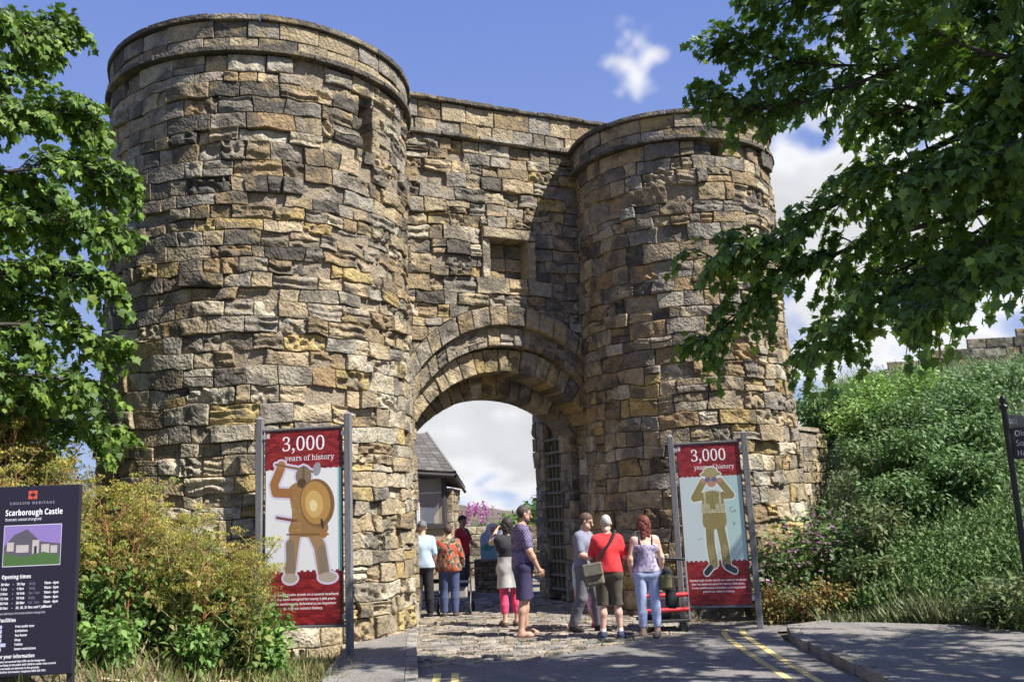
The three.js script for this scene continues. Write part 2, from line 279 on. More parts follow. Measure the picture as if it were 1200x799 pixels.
// wall frame: u along the wall, y up, v metres behind its outer face
const WA = THREE.MathUtils.degToRad(25), WU = V(Math.cos(WA), 0, -Math.sin(WA)), WN = V(Math.sin(WA), 0, Math.cos(WA)), WO = V(0, 0, -16.28);
const gate = thing('gate_wall', 'stone gate wall with a wide double arch and a small blocked square window', 'wall', [WO.x, 0, WO.z], WA);
const G = (u, y, v) => V(u, y, -v);                                   // in the gate wall's own axes
const arcY = (u, c, cy, r) => { const q = r * r - (u - c) ** 2; return q > 0 ? cy + Math.sqrt(q) : -1; };
{
  const R = rng(77), rest = [];
  const wallTones = [[GREY, 4], [TAN, 3.8], [BROWN, 1.4], [DARK, 0.8], [PALE, 1], [GOLD, 0.8]], dim = wallTones;
  const C0 = -0.05;
  const window_ = { u0: -0.36, u1: 0.4, y0: 5.92, y1: 6.66 };
  // stones of one face, cut off along an arch
  function face(u0, u1, y0, y1, v, arch, cutWindow, tones, kinds, name, limits = [0.18, 0.29, 0.3, 0.72], extra = {}) {
    let n = 0;
    const out = (s, y, w, h) => {
      if (w < 0.07 || h < 0.05) return;
      let a0 = s, a1 = s + w, lowAt = () => y;
      if (arch) {
        const [c, cy, r] = arch, ends = Math.sqrt(Math.max(0, r * r - Math.max(0, y + h - cy) ** 2)), inside = (x) => arcY(x, c, cy, r) > y + h - 0.05 && (y + h > cy);
        if (y + h <= cy + 0.02) { if (a1 > c - r && a0 < c) a1 = Math.min(a1, c - r); if (a0 < c + r && a1 > c) a0 = Math.max(a0, c + r); if (a1 - a0 < 0.08) return; }
        else { if (a0 < c && inside(a1)) a1 = Math.min(a1, c - ends - 0.005); if (a1 > c && inside(a0)) a0 = Math.max(a0, c + ends + 0.005); if (a1 - a0 < 0.08) return; if (inside((a0 + a1) / 2)) return; }
        lowAt = (x) => Math.max(y, Math.min(y + h - 0.03, arcY(x, c, cy, r) + 0.006));
      }
      const ww = a1 - a0, kind = pickFrom(R, kinds), geo = stoneGeo((p, q, d) => { const x = a0 + p * ww, b = lowAt(x); const yy = b + q * (y + h - b), k = arch ? sstep(0, 0.4, Math.min(yy - arcY(x, ...arch), 8.4 - yy)) : 0; return G(x + k * warpS(x, yy, v), yy + k * warpY(x, yy, v), v - d); }, ww, h, { kind, col: pickFrom(R, tones), seed: 5000 + Math.floor(R() * 90000), proud: (R() - 0.5) * 0.03, soot: 0.75, ...extra });
      n++; mesh(name, geo, stoneMat, gate);
    };
    courses(u0, u1, y0, y1, R, (s, y, w, h) => {
      const a = Math.max(s, u0), b = Math.min(s + w, u1); if (b - a < 0.1) return;
      const f = window_;
      if (cutWindow && b > f.u0 - 0.16 && a < f.u1 + 0.16 && y + h > f.y0 && y < f.y1 + 0.2) {
        if (a < f.u0 - 0.16) out(a, y, f.u0 - 0.16 - a, h);
        if (b > f.u1 + 0.16) out(f.u1 + 0.16, y, b - f.u1 - 0.16, h);
        const x0 = Math.max(a, f.u0 - 0.16), x1 = Math.min(b, f.u1 + 0.16);
        if (y < f.y0 - 0.05) out(x0, y, x1 - x0, f.y0 - y);
        if (y + h > f.y1 + 0.25) out(x0, f.y1 + 0.2, x1 - x0, y + h - f.y1 - 0.2);
      } else out(a, y, b - a, h);
    }, ...limits);
    return n;
  }
  const kindsUp = [['ashlar', 3], ['rough', 3], ['laminated', 3], ['pitted', 2.4], ['eroded', 1.4]];
  face(-2.3, 2.35, 5.15, 8.5, 0, [C0, 3.1, 2.3], true, wallTones, kindsUp, 'stone');
  face(-2.3, 2.35, 3.2, 5.15, 0, [C0, 3.1, 2.3], false, wallTones, [['ashlar', 4], ['rough', 3]], 'stone');
  face(1.74, 2.3, 0, 3.2, 0, null, false, [[TAN, 3], [BROWN, 3], [GREY, 2], [GOLD, 1]], [['ashlar', 3], ['rough', 4], ['pitted', 1]], 'jamb_stone', [0.24, 0.38, 0.3, 0.56], { depth: 0.3 });
  face(-2.4, -1.84, 0, 3.2, 0, null, false, [[TAN, 3], [BROWN, 3], [GREY, 2]], [['ashlar', 3], ['rough', 4]], 'jamb_stone', [0.24, 0.38, 0.5, 0.56], { depth: 0.3 });
  // string course, parapet and coping along the top
  for (const [name, yA, yB, proud, wA, wB, cols, depth] of [['string_course', 8.5, 8.585, 0.1, 0.6, 1.2, [[DARK, 2], [GREY, 2]], 0.2], ['parapet_stone', 8.585, 8.83, 0.0, 0.25, 0.5, wallTones, 0.2], ['parapet_stone', 8.83, 9.18, 0.01, 0.4, 0.75, [[TAN, 4], [BROWN, 3], [GREY, 2]], 0.2], ['coping_stone', 9.18, 9.27, 0.08, 0.7, 1.1, [[DARK, 4], [GREY, 1]], 0.6]]) {
    let u = -2.3;
    while (u < 2.3) { const w = Math.min(lerp(wA, wB, R()), 2.4 - u), u0 = u, k = R(); mesh(name, stoneGeo((p, q, d) => G(u0 + p * w, lerp(yA, yB, q), -d), w, yB - yA, { kind: k < 0.6 ? 'ashlar' : 'rough', col: pickFrom(R, cols), seed: 400 + Math.floor(u * 50 + yA * 700), proud, depth }), stoneMat, gate); u += w; }
  }
  // the two rings of the outer arch
  function ring(name, n, tMax, rIn, rOut, v, depth, tones, kind, seed, proud = 0, c = C0) {
    let t = -tMax; const spans = []; let total = 0;
    for (let i = 0; i < n; i++) { const q = 0.75 + R() * 0.5; spans.push(q); total += q; }
    for (let i = 0; i < n; i++) {
      const t0 = t, t1 = t + (spans[i] / total) * 2 * tMax; t = t1;
      const w = (t1 - t0) * rIn[0], h = rOut[0] + rOut[1] - rIn[0] - rIn[1];
      const geo = stoneGeo((p, q, d) => { const th = lerp(t0, t1, p), r = lerp(rIn[0], rOut[0], q), cy = lerp(rIn[1], rOut[1], q); return G(c + Math.sin(th) * r, cy + Math.cos(th) * r, v - d); }, w, h, { kind: kind(i), col: pickFrom(R, tones(lerp(t0, t1, 0.5))), seed: seed + i, depth, proud: proud + (R() - 0.5) * 0.02, soot: 0.4 });
      mesh(name, geo, stoneMat, gate);
    }
  }
  ring('voussoir', 15, 1.08, [2.18, 2.86], [2.31, 3.09], 0, 0.2, () => [[TAN, 3], [GREY, 3], [BROWN, 2], [DARK, 1]], () => 'rough', 7100, 0.07);
  ring('voussoir', 19, 1.06, [2.07, 2.62], [2.18, 2.85], 0.07, 0.27, (t) => [[GREY, 4], [TAN, 3], [BROWN, 1.5], [DARK, 1]], (i) => (i % 3 ? 'rough' : 'laminated'), 7200);
  // set back inside: a middle ring, then the lower inner arch, with coursed stones beside the rings
  const allTones = [[TAN, 3], [GREY, 2.4], [BROWN, 1.6], [GOLD, 1.4], [PALE, 1]];
  ring('voussoir', 17, 1.0, [2.04, 2.2], [2.36, 2.3], 0.24, 0.68, () => [[TAN, 3], [GOLD, 2.2], [GREY, 1.4]], () => 'rough', 7250, 0.0, -0.06);
  face(-2.2, 2.0, 3.0, 5.0, 0.25, [-0.06, 2.3, 2.37], false, allTones, [['rough', 4], ['ashlar', 2], ['laminated', 1.5]], 'stone', [0.2, 0.3, 0.35, 0.8]);
  ring('voussoir', 17, 0.86, [2.15, 1.72], [2.62, 1.74], 0.95, 0.55, () => allTones, () => 'rough', 7300, 0.02, 0.03);
  face(-2.2, 2.0, 2.9, 4.6, 0.98, [0.03, 1.72, 2.63], false, allTones, [['rough', 4], ['ashlar', 2]], 'stone', [0.2, 0.3, 0.35, 0.8]);
  // window: lintel, jambs, sill and the recessed stones that block it
  const f = window_, win = new THREE.Group(); win.name = 'window'; gate.add(win);
  const block = (name, u0, u1, y0, y1, v, o) => mesh(name, stoneGeo((p, q, d) => G(lerp(u0, u1, p), lerp(y0, y1, q), v - d), u1 - u0, y1 - y0, { kind: 'rough', depth: 0.35, ...o }), stoneMat, win);
  block('lintel', f.u0 - 0.16, f.u1 + 0.16, f.y1, f.y1 + 0.2, 0, { col: TAN, seed: 61, proud: 0.05 });
  block('jamb_stone', f.u0 - 0.16, f.u0, f.y0, f.y1, 0, { col: PALE, seed: 62, proud: 0.02 });
  block('jamb_stone', f.u1, f.u1 + 0.16, f.y0, f.y1, 0, { col: TAN, seed: 63, proud: 0.03 });
  let y = f.y0, k = 0; for (const h of [0.22, 0.25, 0.27]) { let u = f.u0 - 0.03; for (const w of k % 2 ? [0.3, 0.52] : [0.46, 0.36]) { block('infill_stone', u, u + w, y, y + h, 0.3, { col: pickFrom(R, [[BROWN, 2], [TAN, 2], [GREY, 2]]), seed: 640 + k++, depth: 0.1 }); u += w; } y += h; }
  // walls of the passage: pieces facing inwards. side +1 is the lattice side
  function flank(u, v0, v1, y0, y1, sgn, tones, seed) {
    courses(v0, v1, y0, y1, rng(seed), (s, y, w, h) => {
      const a = Math.max(s, v0), b = Math.min(s + w, v1); if (b - a < 0.09) return;
      const geo = stoneGeo((p, q, d) => G(u - sgn * d, y + q * h, sgn > 0 ? lerp(b, a, p) : lerp(a, b, p)), b - a, h, { kind: pickFrom(R, [['ashlar', 4], ['rough', 4], ['pitted', 1]]), col: pickFrom(R, tones), seed: seed * 31 + Math.floor(s * 100 + y * 999), fine: 0.8 });
      mesh('passage_stone', geo, stoneMat, gate);
    }, 0.26, 0.4, 0.3, 0.6);
  }
  flank(1.76, 0.07, 1.0, 0, 4.0, 1, dim, 301); flank(1.64, 1.02, 1.5, 0, 3.2, 1, dim, 302); flank(1.82, 1.5, 2.25, 0, 4.2, 1, dim, 303); flank(1.66, 2.25, 2.75, 0, 4.3, 1, dim, 304);
  flank(-1.86, 0.05, 1.0, 0, 4.0, -1, dim, 305); flank(-1.6, 1.02, 1.5, 0, 3.2, -1, dim, 306);
  // rear faces that close the passage pier
  for (const [u0, u1, v, y0, y1, s] of [[1.62, 1.9, 1.0, 0, 3.0, 41], [-2.1, -1.58, 1.0, 0, 3.0, 42], [1.64, 2.3, 2.24, 0, 4.3, 43]]) face(u0, u1, y0, y1, v, null, false, dim, [['rough', 3], ['ashlar', 3]], 'passage_stone', [0.26, 0.4, 0.3, 0.6]);
  // mortar body behind the stones: outer leaf and inner leaf with their arched openings, flanks
  const body = (u0, u1, y1, c, cy, r, half, vA, vB, hole) => {
    const s = new THREE.Shape(); s.moveTo(u0, -0.2); s.lineTo(c - half, -0.2);
    const t = Math.asin(Math.min(1, half / r)); for (let i = 0; i <= 24; i++) { const a = lerp(-t, t, i / 24); s.lineTo(c + Math.sin(a) * r, cy + Math.cos(a) * r); }
    s.lineTo(c + half, -0.2); s.lineTo(u1, -0.2); s.lineTo(u1, y1); s.lineTo(u0, y1); s.closePath();
    if (hole) { const p = new THREE.Path(); p.moveTo(hole.u0, hole.y0); p.lineTo(hole.u0, hole.y1); p.lineTo(hole.u1, hole.y1); p.lineTo(hole.u1, hole.y0); p.closePath(); s.holes.push(p); }
    const g = new THREE.ExtrudeGeometry(s, { depth: vB - vA, bevelEnabled: false }); g.translate(0, 0, -vB); return g;
  };
  mesh('mortar_core', body(-2.5, 2.5, 9.245, C0, 2.68, 2.12, 1.9, 0.08, 0.36, { u0: f.u0 - 0.02, u1: f.u1 + 0.02, y0: f.y0 - 0.02, y1: f.y1 + 0.02 }), mortarMat, gate);
  mesh('mortar_core', body(-2.5, 2.5, 9.0, -0.06, 2.26, 2.09, 1.86, 0.37, 0.95), mortarMat, gate);
  mesh('mortar_core', body(-2.6, 2.4, 5.4, 0.03, 1.76, 2.2, 1.7, 1.06, 1.48), mortarMat, gate);
  for (const [u0, u1, v0, v1, y1] of [[1.86, 2.6, 1.3, 2.28, 4.1], [1.7, 2.6, 2.285, 2.72, 4.25], [-2.9, -1.65, 1.3, 1.48, 3.2]]) { const g = new THREE.BoxGeometry(u1 - u0, y1 + 0.2, v1 - v0); g.translate((u0 + u1) / 2, y1 / 2 - 0.1, -(v0 + v1) / 2); mesh('mortar_core', g, mortarMat, gate); }
}
// the open gate leaf: a timber lattice folded back against the passage wall
{
  const p = WO.clone().addScaledVector(WU, 1.74).addScaledVector(WN, -1.5);
  const leaf = thing('lattice_gate', 'tall timber lattice gate folded back inside the arch', 'gate', [p.x, 0, p.z], WA);
  const wood = new THREE.MeshStandardMaterial({ color: new THREE.Color().setRGB(0.34, 0.31, 0.22), map: stoneTone, bumpMap: stoneBump, bumpScale: 0.006, roughness: 0.9 });
  const L = 0.74;
  for (let i = 0; i < 5; i++) { const g = new RoundedBoxGeometry(0.06, 3.2 - 0.12 * Math.abs(i - 1), 0.055, 2, 0.012); g.translate(0.02, 0.08 + (3.2 - 0.12 * Math.abs(i - 1)) / 2, -0.02 - i * (L - 0.04) / 4); mesh('upright', g, wood, leaf); }
  for (let j = 0; j < 12; j++) { const g = new RoundedBoxGeometry(0.05, 0.06, L, 2, 0.012); g.translate(-0.034, 0.2 + j * 0.268, -L / 2); mesh('rail', g, wood, leaf); }
}
// lower wall running back from the smaller tower
{
  const root = thing('curtain_wall', 'low stone curtain wall running back behind the smaller tower', 'wall', [4.75, 0, -18.3], THREE.MathUtils.degToRad(-38));
  const R = rng(91);
  const face = (P, s0, s1, y1, seed) => courses(s0, s1, 0, y1, rng(seed), (s, y, w, h) => {
    const a = Math.max(s, s0), b = Math.min(s + w, s1); if (b - a < 0.1 || y + h > y1 + 0.01) return;
    mesh('stone', stoneGeo((p, q, d) => P(lerp(a, b, p), y + q * h, d), b - a, h, { kind: pickFrom(R, KINDS), col: pickFrom(R, [[GREY, 3], [TAN, 4], [PALE, 2], [BROWN, 1]]), seed: seed * 77 + Math.floor(s * 100 + y * 777), fine: 0.6 }), stoneMat, root);
  });
  face((s, y, d) => V(s, y, d), -1.0, 0.85, 3.05, 5);
  face((s, y, d) => V(0.85 + d, y, -s), 0, 1.6, 3.05, 6);
  let g = new THREE.BoxGeometry(1.78, 3.1, 1.6); g.translate(-0.08, 1.45, -0.85); mesh('mortar_core', g, mortarMat, root);
  for (let i = 0; i < 3; i++) mesh('coping_stone', stoneGeo((p, q, d) => V(-1 + i * 0.63 + p * 0.63, 3.05 + q * 0.1, 0.06 + d), 0.63, 0.1, { col: GREY, seed: 70 + i, depth: 1.2 }), stoneMat, root);
  const t = mesh('upper_wall', new THREE.BoxGeometry(1.5, 6.5, 0.9), new THREE.MeshStandardMaterial({ color: new THREE.Color().setRGB(0.5, 0.42, 0.31), map: stoneTone, bumpMap: stoneBump, bumpScale: 0.05, roughness: 1 }), root); t.position.set(-1.3, 3.2, -1.2);
}

// ---------------------------------------------------------------- ground
const hillQ = (x, z) => (x - 4.2) * 0.58 - (z + 13.2) * 0.81;
function groundH(x, z) {
  let h = -0.03;
  const q = hillQ(x, z);
  if (q > 0 && z < -8) h += 5.6 * (1 - Math.exp(-q / 12)) * sstep(0.27, 0.36, x / Math.max(-z, 1)) * sstep(0, 1.5, q);
  h += 1.0 * sstep(-2.6, -6, x) * sstep(-6.5, -10, z) + 1.6 * sstep(-6, -14, x) * sstep(-4, -10, z);
  if (x < -2.4) h += 0.1 * (fbm(x * 1.5, z * 1.5, 3, 3) - 0.5) * sstep(-2.4, -3, x);
  if (z < -24) h += 1.1 * sstep(-24, -60, z) * (1 - sstep(0.27, 0.36, x / Math.max(-z, 1)));
  return h;
}
{
  // one sheet to the horizon, finer near the gate
  const n = 170, line = (c, near, far) => { const a = []; for (let i = 0; i <= n; i++) { const t = (i / n) * 2 - 1; a.push(c + Math.sign(t) * (near * Math.abs(t) + (far - near) * Math.abs(t) ** 5)); } return a; };
  const xs = line(0, 14, 420), zs = line(-15, 14, 420), pos = [], uv = [], idx = [], col = [];
  for (let j = 0; j <= n; j++) for (let i = 0; i <= n; i++) {
    const x = xs[i], z = zs[j]; pos.push(x, groundH(x, z), z); uv.push(x * 0.5, z * 0.5);
    const g = fbm(x * 0.8, z * 0.8, 9, 4), k = sstep(0.4, 0.6, g);
    col.push(lerp(0.22, 0.1, k), lerp(0.17, 0.12, k), lerp(0.11, 0.05, k));
  }
  for (let j = 0; j < n; j++) for (let i = 0; i < n; i++) { const k = j * (n + 1) + i; idx.push(k, k + n + 1, k + 1, k + 1, k + n + 1, k + n + 2); }
  const g = new THREE.BufferGeometry(); g.setAttribute('position', new THREE.Float32BufferAttribute(pos, 3)); g.setAttribute('uv', new THREE.Float32BufferAttribute(uv, 2)); g.setAttribute('color', new THREE.Float32BufferAttribute(col, 3)); g.setIndex(idx); g.computeVertexNormals();
  tag(mesh('ground', g, new THREE.MeshStandardMaterial({ vertexColors: true, map: stoneTone, bumpMap: stoneBump, bumpScale: 0.05, roughness: 1 })), 'dry earth and grass ground around the gate', 'ground', null, 'structure');
}
const asphaltTone = tex(512, (u, v) => { const s = h3(u * 512, v * 512, 9), n = pfbm(u, v, 5, 61, 4), m = pfbm(u, v, 80, 71, 2); return 0.5 + 0.34 * (n - 0.5) + 0.4 * (m - 0.5) + (s > 0.93 ? 0.28 : 0) + (s - 0.5) * 0.16; });
const asphaltBump = tex(512, (u, v) => pfbm(u, v, 90, 81, 2) * 0.8 + h3(u * 512, v * 512, 8) * 0.2);
function sheet(points, y, uvScale = 0.7) {                             // a flat polygon seen from above, in world metres
  const s = new THREE.Shape(points.map(([x, z]) => new THREE.Vector2(x, -z))), g = new THREE.ShapeGeometry(s); g.rotateX(-Math.PI / 2); g.translate(0, y, 0);
  const p = g.attributes.position, u = g.attributes.uv; for (let i = 0; i < p.count; i++) u.setXY(i, p.getX(i) * uvScale, p.getZ(i) * uvScale); return g;
}
const road = tag(mesh('road', sheet([[-0.55, 6], [-0.62, -4], [-1.1, -9.6], [-1.36, -11.2], [-0.9, -11.05], [0.35, -11.65], [1.2, -12.35], [2.13, -12.95], [2.3, -14.2], [4.6, -14.2], [4.2, -12.9], [3.42, -12.95], [3.3, -12.2], [3.27, -9.3], [3.2, -4], [3.1, 6]], 0.0),
  new THREE.MeshStandardMaterial({ color: new THREE.Color().setRGB(0.33, 0.305, 0.28), map: asphaltTone, bumpMap: asphaltBump, bumpScale: 0.006, roughness: 0.93 })), 'grey asphalt road leading up to the cobbles', 'road', null, 'structure');
const paint = new THREE.MeshStandardMaterial({ color: new THREE.Color().setRGB(0.95, 0.74, 0.3), map: stoneTone, roughness: 0.8 });
{
  const strip = (pts, w) => { const L = [], Rr = []; pts.forEach(([x, z], i) => { const [ax, az] = pts[Math.max(0, i - 1)], [bx, bz] = pts[Math.min(pts.length - 1, i + 1)], l = Math.hypot(bx - ax, bz - az), nx = (bz - az) / l, nz = -(bx - ax) / l, q = w * (0.9 + 0.2 * vnoise(x * 9, z * 9, 1)); L.push([x + nx * q / 2, z + nz * q / 2]); Rr.unshift([x - nx * q / 2, z - nz * q / 2]); }); return sheet(L.concat(Rr), 0.004); };
  const curve = (pts) => new THREE.CatmullRomCurve3(pts.map(([x, z]) => V(x, 0, z))).getPoints(24).map((p) => [p.x, p.z]);
  const A = curve([[2.83, -4], [2.84, -9.4], [2.88, -11.5], [2.95, -12.9], [3.04, -13.3]]), B = curve([[2.6, -4], [2.6, -9.4], [2.62, -11.5], [2.7, -12.9], [2.8, -13.35]]);
  for (const c of [A, B]) mesh('yellow_line', strip(c, 0.085), paint, road);
  for (const x of [-0.94, -0.74]) mesh('yellow_line', strip([[x + 0.1, -4], [x, -9.9], [x - 0.03, -10.4], [x - 0.05, -10.75]], 0.085), paint, road);
}
// raised pavements with kerbstones
const slabMat = new THREE.MeshStandardMaterial({ color: new THREE.Color().setRGB(0.38, 0.35, 0.315), map: asphaltTone, bumpMap: asphaltBump, bumpScale: 0.006, roughness: 0.95 });
function pavement(label, pts) { const s = new THREE.Shape(pts.map(([x, z]) => new THREE.Vector2(x, -z))), g = new THREE.ExtrudeGeometry(s, { depth: 0.16, bevelEnabled: false }); g.rotateX(-Math.PI / 2); g.translate(0, -0.06, 0); const p = g.attributes.position, u = g.attributes.uv; for (let i = 0; i < p.count; i++) u.setXY(i, p.getX(i) * 0.7, p.getZ(i) * 0.7); return tag(mesh('pavement', g, slabMat), label, 'pavement', null, 'structure'); }
function kerb(parent, pts, len, seed, side) {
  const c = new THREE.CatmullRomCurve3(pts.map(([x, z]) => V(x, 0, z))), L = c.getLength(), n = Math.round(L / len);
  for (let i = 0; i < n; i++) {
    const p = c.getPointAt(i / n), q = c.getPointAt((i + 1) / n), d = q.clone().sub(p), w = d.length(), nn = V(-d.z, 0, d.x).normalize().multiplyScalar(side);
    const geo = stoneGeo((a, b, k) => p.clone().addScaledVector(d, side > 0 ? a : 1 - a).addScaledVector(nn, -0.15 * b).add(V(0, 0.108 + k * 0.5, 0)), w, 0.15, { kind: 'ashlar', col: [0.42, 0.39, 0.35], seed: seed + i, depth: 0.3, soot: 0.1 });
    mesh('kerbstone', geo, stoneMat, parent);
  }
}
{
  const a = pavement('narrow pavement beside the larger tower', [[-0.72, -2], [-0.86, -6], [-1.3, -10.3], [-1.55, -12.6], [-1.65, -14.0], [-2.1, -13.4], [-2.35, -12.4], [-2.2, -10.6], [-2.0, -9], [-1.9, -2]]);
  kerb(a, [[-0.6, -3], [-0.85, -7], [-1.15, -10.3], [-1.42, -12.6], [-1.55, -14.2]], 0.9, 8100, 1);
  const b = pavement('wide pavement in front of the green hillside', [[3.42, -4], [3.44, -9.3], [3.47, -11.9], [3.62, -12.65], [3.95, -12.95], [4.6, -12.72], [5.6, -12.05], [7.5, -10.6], [9, -9], [9, -4]]);
  kerb(b, [[3.27, -5], [3.29, -9.3], [3.32, -11.9], [3.44, -12.6], [3.68, -13.02], [4.1, -13.1]], 0.8, 8200, -1);
}
// cobbled setts
{
  const bed = tag(mesh('cobbled_lane', sheet([[-1.45, -11.0], [-0.9, -11.0], [0.35, -11.6], [1.2, -12.3], [2.18, -12.9], [2.4, -14.3], [2.2, -15.5], [1.6, -17], [0.4, -19.2], [0.9, -26], [-6, -26], [-4.2, -17.6], [-1.9, -15.6], [-1.55, -14.2]], -0.012), new THREE.MeshStandardMaterial({ color: new THREE.Color().setRGB(0.42, 0.37, 0.29), map: asphaltTone, bumpMap: stoneBump, bumpScale: 0.02, roughness: 1 })), 'worn cobbled lane running through the gate arch', 'lane', null, 'structure');
  const poly = [[-1.42, -11.1], [-0.95, -11.1], [0.35, -11.72], [1.15, -12.4], [2.08, -13.0], [2.3, -14.3], [2.1, -15.3], [1.5, -16.9], [0.3, -19], [0.3, -22.5], [-4.6, -22.5], [-3.9, -17.8], [-1.85, -15.6], [-1.5, -14.2]];
  const inside = (x, z) => { let c = false; for (let i = 0, j = poly.length - 1; i < poly.length; j = i++) { const [ax, az] = poly[i], [bx, bz] = poly[j]; if (az > z !== bz > z && x < ((bx - ax) * (z - az)) / (bz - az) + ax) c = !c; } return c; };
  const R = rng(5151), list = [];
  for (let z = -11.15; z > -22.4; z -= 0.132) { let x = -4.6 + R() * 0.2; while (x < 2.4) { const w = 0.16 + R() * 0.16; const cx = x + w / 2, zz = z + (fbm(cx * 0.8, z * 0.8, 6, 2) - 0.5) * 0.16; if (inside(cx, zz)) list.push([x, zz, w]); x += w; } }
  list.sort((p, q) => q[1] - p[1]);
  const rest = [];
  list.forEach(([x, z, w], i) => {
    const one = i < 300, hgt = (R() - 0.5) * 0.02, geo = stoneGeo((a, b, d) => V(x + a * w, 0.006 + hgt + d * 0.55, z + 0.066 - b * 0.132), w, 0.132, { kind: 'rough', col: pickFrom(R, [[[0.42, 0.37, 0.3], 4], [[0.5, 0.43, 0.34], 3], [[0.34, 0.31, 0.27], 3], [[0.46, 0.37, 0.26], 1]]), seed: 60000 + i, fine: one ? 0.85 : 0.5, depth: 0.06, soot: 0.2 });
    if (one) mesh('sett', geo, stoneMat, bed); else rest.push(geo);
  });
  mesh('far_setts', merged(rest), stoneMat, bed).userData.kind = 'stuff';
}

// ---------------------------------------------------------------- plants
function leafFan(outline, fold = 0.12, droop = 0.18) {                 // a leaf blade 1 m long along +z, face up; stalk at the origin
  const pos = [0, 0, 0.38], idx = [], n = outline.length;
  for (const [x, z] of outline) pos.push(x, fold * Math.abs(x) - droop * z * z, z);
  for (let i = 0; i < n; i++) idx.push(0, 1 + ((i + 1) % n), 1 + i);
  const g = new THREE.BufferGeometry(); g.setAttribute('position', new THREE.Float32BufferAttribute(pos, 3)); g.setIndex(idx); g.computeVertexNormals(); return g;
}
const mirrorOutline = (half) => half.concat(half.slice(1, -1).reverse().map(([x, z]) => [-x, z]));
const mapleLeaf = leafFan(mirrorOutline([[0, 0], [0.22, 0.0], [0.42, 0.1], [0.3, 0.24], [0.56, 0.44], [0.34, 0.5], [0.3, 0.62], [0.17, 0.66], [0, 1]]));
const ovateLeaf = leafFan(mirrorOutline([[0, 0], [0.2, 0.2], [0.27, 0.42], [0.16, 0.75], [0, 1]]), 0.3, 0.3);
const narrowLeaf = leafFan(mirrorOutline([[0, 0], [0.09, 0.3], [0.07, 0.7], [0, 1]]), 0.3, 0.35);
const leafMat = (rough = 0.6, tr = 0.5) => new THREE.MeshPhysicalMaterial({ color: 0xffffff, roughness: rough, transmission: tr, thickness: 0, side: THREE.DoubleSide, specularIntensity: 0.5 });
const LEAF = leafMat(), BARK = new THREE.MeshStandardMaterial({ color: new THREE.Color().setRGB(0.1, 0.085, 0.065), map: stoneTone, bumpMap: stoneBump, bumpScale: 0.01, roughness: 1 });
const STEM = plain(0.22, 0.2, 0.08, 0.8), REDSTEM = plain(0.3, 0.13, 0.06, 0.8);
const X0 = V(1, 0, 0), Y0 = V(0, 1, 0), Z0 = V(0, 0, 1);
function leafMatrix(p, dir, R, size, tilt = 0.7) {                     // blade along dir, face roughly up
  const f = dir.clone().normalize(), up = V((R() - 0.5) * 2 * tilt, 1, (R() - 0.5) * 2 * tilt).normalize(), x = up.clone().cross(f);
  if (x.lengthSq() < 1e-4) x.set(1, 0, 0); x.normalize(); const y = f.clone().cross(x);
  const m = new THREE.Matrix4().makeBasis(x, y, f); m.scale(V(size, size, size)); m.setPosition(p); return m;
}
function tube(points, r0, r1, seg = 8, sides = 6) {
  const c = points.length === 2 ? new THREE.LineCurve3(points[0], points[1]) : new THREE.CatmullRomCurve3(points), n = Math.max(2, points.length === 2 ? 2 : seg), fr = c.computeFrenetFrames(n, false), pos = [], nor = [], uv = [], idx = [];
  for (let i = 0; i <= n; i++) { const p = c.getPointAt(i / n), r = lerp(r0, r1, i / n); for (let k = 0; k <= sides; k++) { const a = (k / sides) * Math.PI * 2, d = fr.normals[i].clone().multiplyScalar(Math.cos(a)).addScaledVector(fr.binormals[i], Math.sin(a)); pos.push(p.x + d.x * r, p.y + d.y * r, p.z + d.z * r); nor.push(d.x, d.y, d.z); uv.push(k / sides * 0.3, i / n * 2); } }
  for (let i = 0; i < n; i++) for (let k = 0; k < sides; k++) { const a = i * (sides + 1) + k; idx.push(a, a + 1, a + sides + 1, a + 1, a + sides + 2, a + sides + 1); }
  const g = new THREE.BufferGeometry(); g.setAttribute('position', new THREE.Float32BufferAttribute(pos, 3)); g.setAttribute('normal', new THREE.Float32BufferAttribute(nor, 3)); g.setAttribute('uv', new THREE.Float32BufferAttribute(uv, 2)); g.setIndex(idx); return g;
}
const tint = (R, list, spread = 0.25) => { const c = pickFrom(R, list), k = 1 - spread + R() * spread * 2; return new THREE.Color().setRGB(c[0] * k, c[1] * k, c[2] * k * (0.9 + R() * 0.2)); };

